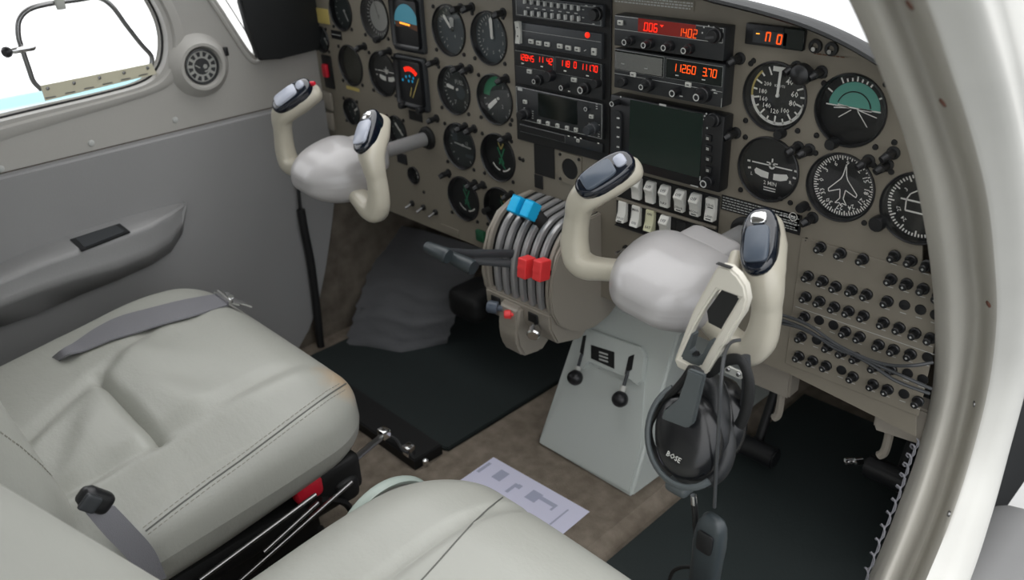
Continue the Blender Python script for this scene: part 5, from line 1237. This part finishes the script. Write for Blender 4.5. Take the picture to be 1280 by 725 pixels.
nC = (toc*.86-rt_*.45+upc*.12).normalized(); upE = (upc-rt_*.12-nC*(upc.dot(nC))).normalized(); sdE = nC.cross(upE).normalized(); sdE = sdE if sdE.dot(rt_) > 0 else -sdE
def cup(org, n_, u_, s_, parent, nm):
    secs = []
    for k, g, ox in ((-.012, .90, 0), (-.006, 1.0, 0), (.004, 1.0, 0), (.012, .95, 0), (.018, .82, 0), (.021, .6, 0), (.0225, .3, 0)):
        secs.append(ell(org+n_*k, s_, u_, .036*g, .046*g, 32, 2.2))
    bm = BM(); loft(bm, secs); a = obj('ear_cup', bm, M['ear'], parent, ang=70)
    secs = []
    for k, g in ((-.012, .98), (-.014, 1.10), (-.020, 1.14), (-.028, 1.12), (-.034, 1.03), (-.034, .8)):
        secs.append(ell(org+n_*k, s_, u_, .036*g, .046*g, 40, 2.2))
    bm = BM(); loft(bm, secs)
    obj('ear_pad', bm, M['pad'], a, ang=70)
    return a
ec = cup(V((0, 0, 0)), nC, upE, sdE, t, 'a')
g = Flat(0); g.text('BOSE', 0, 0, .0075); 
for v in g.bm.verts:
    a, _, b_ = v.co; ang_ = math.radians(-28); a, b_ = a*math.cos(ang_)-b_*math.sin(ang_), a*math.sin(ang_)+b_*math.cos(ang_); v.co = sdE*(a-.008)+upE*(b_-.024)+nC*.0226
obj('cup_lettering', g.bm, M['key'], ec)
bm = BM(); lathe(bm, [(.004, 0), (.004, .002), (0, .0025)], sdE*-.016+upE*.006+nC*.018, nC, 12); obj('vent_button', bm, M['blkm'], ec)
# yoke arm round the cup
bm = BM(); ar = []
for i in range(22):
    a = math.radians(-60-(200-0)*i/21+60) if 0 else math.radians(20+190*i/21)
    ar.append(sdE*(-.044*math.sin(a))+upE*(.053*math.cos(a))+nC*(.006+.004*math.sin(a)))
tube(bm, ar, [(.0045, .003)]*22, 8); obj('cup_yoke', bm, M['hs'], t)
# slider plate up to the clip
a = [U(x, y, 'y', -.308)-H0 for x, y in ((859, 462), (880, 470), (866, 530), (858, 536), (826, 524), (830, 512), (850, 500))]
bm = BM(); prism(bm, a, (0, .006, 0)); bmesh.ops.bevel(bm, geom=list(bm.edges), offset=.0015, segments=2, affect='EDGES'); obj('slider_plate', bm, M['hs'], t)
bm = BM(); tube(bm, catmull([U(x, y, 'y', -.278)-H0 for x, y in ((864, 460), (855, 474), (843, 488), (829, 502), (818, 518), (811, 536), (814, 556), (824, 576), (838, 592), (850, 604))], 5), .0042, 8); obj('headband_cable', bm, M['rub'], t)
bm = BM(); tube(bm, catmull([U(x, y, 'y', -.268)-H0 for x, y in ((872, 462), (866, 478), (862, 492), (858, 504))], 5), [(.005, .008)]*16, 10); obj('headband_end', bm, M['cable'], t)
bm = BM(); tube(bm, catmull([U(x, y, 'y', -.255)-H0 for x, y in ((868, 440), (872, 452), (885, 466), (905, 452), (925, 450), (935, 470), (936, 495), (930, 520), (924, 532))], 5), [(.004, .006)]*41, 10); obj('headband', bm, M['rub'], t)
org2 = U(900, 520, 'y', -.245)-H0; n2 = (toc*.2-rt_*.95).normalized()
cup(U(897, 522, 'y', -.235)-H0, (rt_*.8-toc*.5).normalized(), upE, nC.cross(rt_).normalized() if 0 else (toc*.8+rt_*.5).normalized(), t, 'b')
bm = BM(); p = U(850, 607, 'y', -.285)-H0; rbox(bm, p, (.014, .012, .007), (.006, .006, .005), 8); obj('microphone_boom_joint', bm, M['hs'], t)
bm = BM(); cyl(bm, U(867, 619, 'y', -.285)-H0, U(868, 630, 'y', -.285)-H0, .0035); obj('plug_sleeve', bm, M['chrome'], t)
bm = BM(); tube(bm, catmull([U(x, y, 'y', -.285)-H0 for x, y in ((868, 628), (869, 645), (870, 662), (874, 678))], 5), .0035, 8); obj('cord', bm, M['rub'], t)
c = U(887, 680, 'y', -.29); t = thing('headset_control_box', 'dark grey inline control box hanging below the headset', 'control box', c)
axd = (U(895, 632, 'y', -.29)-U(880, 730, 'y', -.29)).normalized(); s_ = V((1, 0, 0)); s_ = (s_-axd*s_.dot(axd)).normalized(); u_ = axd.cross(s_)
secs = []
for k, g in ((-.075, .95), (-.07, 1.05), (-.02, 1.1), (0, 1.15), (.015, 1.1), (.028, 1.0), (.036, .8), (.041, .45)): secs.append(ell(axd*k, s_, u_, .0155*g, .010*g, 24, 3.5))
bm = BM(); loft(bm, secs); o = obj('box_body', bm, M['boxd'], t, ang=60)
bm = BM(); secs = [ell(axd*.01+u_*(k)+s_*0, s_, axd, .010*g_, .014*g_, 16, 5) for k, g_ in ((-.0095, 1), (-.0125, 1), (-.013, .9))]; loft(bm, secs); obj('control_panel', bm, M['blk'], t)
t2 = thing('headset_cable', 'grey cable running straight down from the near yoke to the control box', 'cable', U(900, 520, 'y', -.30)); ob = t2.location.copy()
bm = BM(); tube(bm, catmull([U(x, y, 'y', yy)-ob for x, y, yy in ((925, 425, -.225), (914, 428, -.24), (906, 442, -.275), (901, 480, -.30), (898, 540, -.30), (895, 590, -.297), (893, 634, -.292))], 5), .0019, 8); obj('cable_run', bm, M['cable'], t2)
bm = BM(); tube(bm, catmull([U(x, y, 'y', -.28)-ob for x, y in ((835, 735), (840, 716), (852, 709), (868, 709))], 5), .0024, 8); obj('cable_loop', bm, M['rub'], t2)
c = U(917, 465, 'y', -.24); t = thing('cable_clamp', 'small bright two-screw clamp below the near yoke', 'clamp', c); bm = BM(); prism(bm, [U(x, y, 'y', -.24)-c for x, y in ((904, 460), (909, 458), (926, 466), (930, 472), (925, 474), (906, 466))], (0, .003, 0)); obj('strap', bm, M['key'], t)
bm = BM(); [lathe(bm, [(.0026, 0), (.002, .0015), (0, .002)], U(x, y, 'y', -.241)-c, (0, -1, 0), 10) for x, y in ((910, 462), (923, 468))]; obj('screws', bm, M['steel'], t)
bm = BM(); tube(bm, catmull([U(x, y, 'y', -.23)-c for x, y in ((932, 445), (933, 470), (932, 495), (926, 530))], 5), .005, 8); obj('strap_tail', bm, M['cable'], t)
# wires over the breaker panel
t = thing('loose_wires', 'dark wires running across the circuit breaker rows', 'wires', U(1070, 440, 'y', -.03)); ob = t.location.copy()
for P in (((940, 385), (975, 393), (1010, 406), (1045, 430), (1080, 447), (1110, 456), (1140, 457), (1166, 453)), ((940, 390), (975, 399), (1010, 413), (1045, 436), (1075, 446), (1110, 462), (1135, 473), (1164, 486)), ((940, 396), (972, 403), (1000, 410), (1030, 425), (1060, 440), (1088, 455), (1120, 476), (1162, 492))):
    bm = BM(); tube(bm, catmull([U(x, y, 'y', -.012 if x > 1155 else (-.026 if x > 960 else -.05))-ob for x, y in P], 5), .0021, 8); obj('wire', bm, M['cable'], t)

# ridge pressed into the door frame, black box under the panel
bm = BM(); P = catmull([U(x, y, 'x', .247) for x, y in ((1206, 436), (1203, 450), (1196, 490), (1182, 545), (1168, 590))], 5)
tube(bm, P, [(.0012+.0035*math.sin(PI*min(1, (i+1)/4)/2), .003) for i in range(len(P))], 10); obj('trim_5', bm, M['jamb'], kind='structure')
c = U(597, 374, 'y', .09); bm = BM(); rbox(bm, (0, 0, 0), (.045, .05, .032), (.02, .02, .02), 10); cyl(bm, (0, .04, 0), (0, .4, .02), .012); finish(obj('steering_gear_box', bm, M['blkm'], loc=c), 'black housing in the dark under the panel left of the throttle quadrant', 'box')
# ================================================================ CAMERA / LIGHT
cd = bpy.data.cameras.new('camera'); cam = bpy.data.objects.new('camera', cd); COL.objects.link(cam)
cd.sensor_width = 36; cd.lens = FOC/1280*36; cd.clip_start = .02
mw = RM.to_4x4(); mw.translation = CAM; cam.matrix_world = mw
SC.camera = cam
cd.dof.use_dof = True; cd.dof.focus_distance = 1.02; cd.dof.aperture_fstop = 5.0
w = bpy.data.worlds.new('sky'); SC.world = w; w.use_nodes = True; bg = w.node_tree.nodes['Background']
bg.inputs[1].default_value = 1
# overcast sky: brighter overhead than at the horizon
wn = w.node_tree.nodes; wl = w.node_tree.links; tc = wn.new('ShaderNodeTexCoord'); sx = wn.new('ShaderNodeSeparateXYZ'); wl.new(tc.outputs['Generated'], sx.inputs[0])
rp = wn.new('ShaderNodeValToRGB'); rp.color_ramp.elements[0].position = 0; rp.color_ramp.elements[0].color = (.50, .52, .55, 1); rp.color_ramp.elements[1].position = .75; rp.color_ramp.elements[1].color = (1, 1, 1, 1)
wl.new(sx.outputs['Z'], rp.inputs[0]); ml = wn.new('ShaderNodeVectorMath'); ml.operation = 'SCALE'; ml.inputs['Scale'].default_value = 2.7; wl.new(rp.outputs[0], ml.inputs[0]); wl.new(ml.outputs[0], bg.inputs[0])
SC.view_settings.view_transform = 'Standard'; SC.view_settings.look = 'None'; SC.view_settings.exposure = 0; SC.view_settings.gamma = 1; SC.view_settings.use_curve_mapping = False
SC.cycles.max_bounces = 8; SC.cycles.transparent_max_bounces = 16; SC.cycles.use_denoising = True; SC.cycles.caustics_reflective = False; SC.cycles.caustics_refractive = False
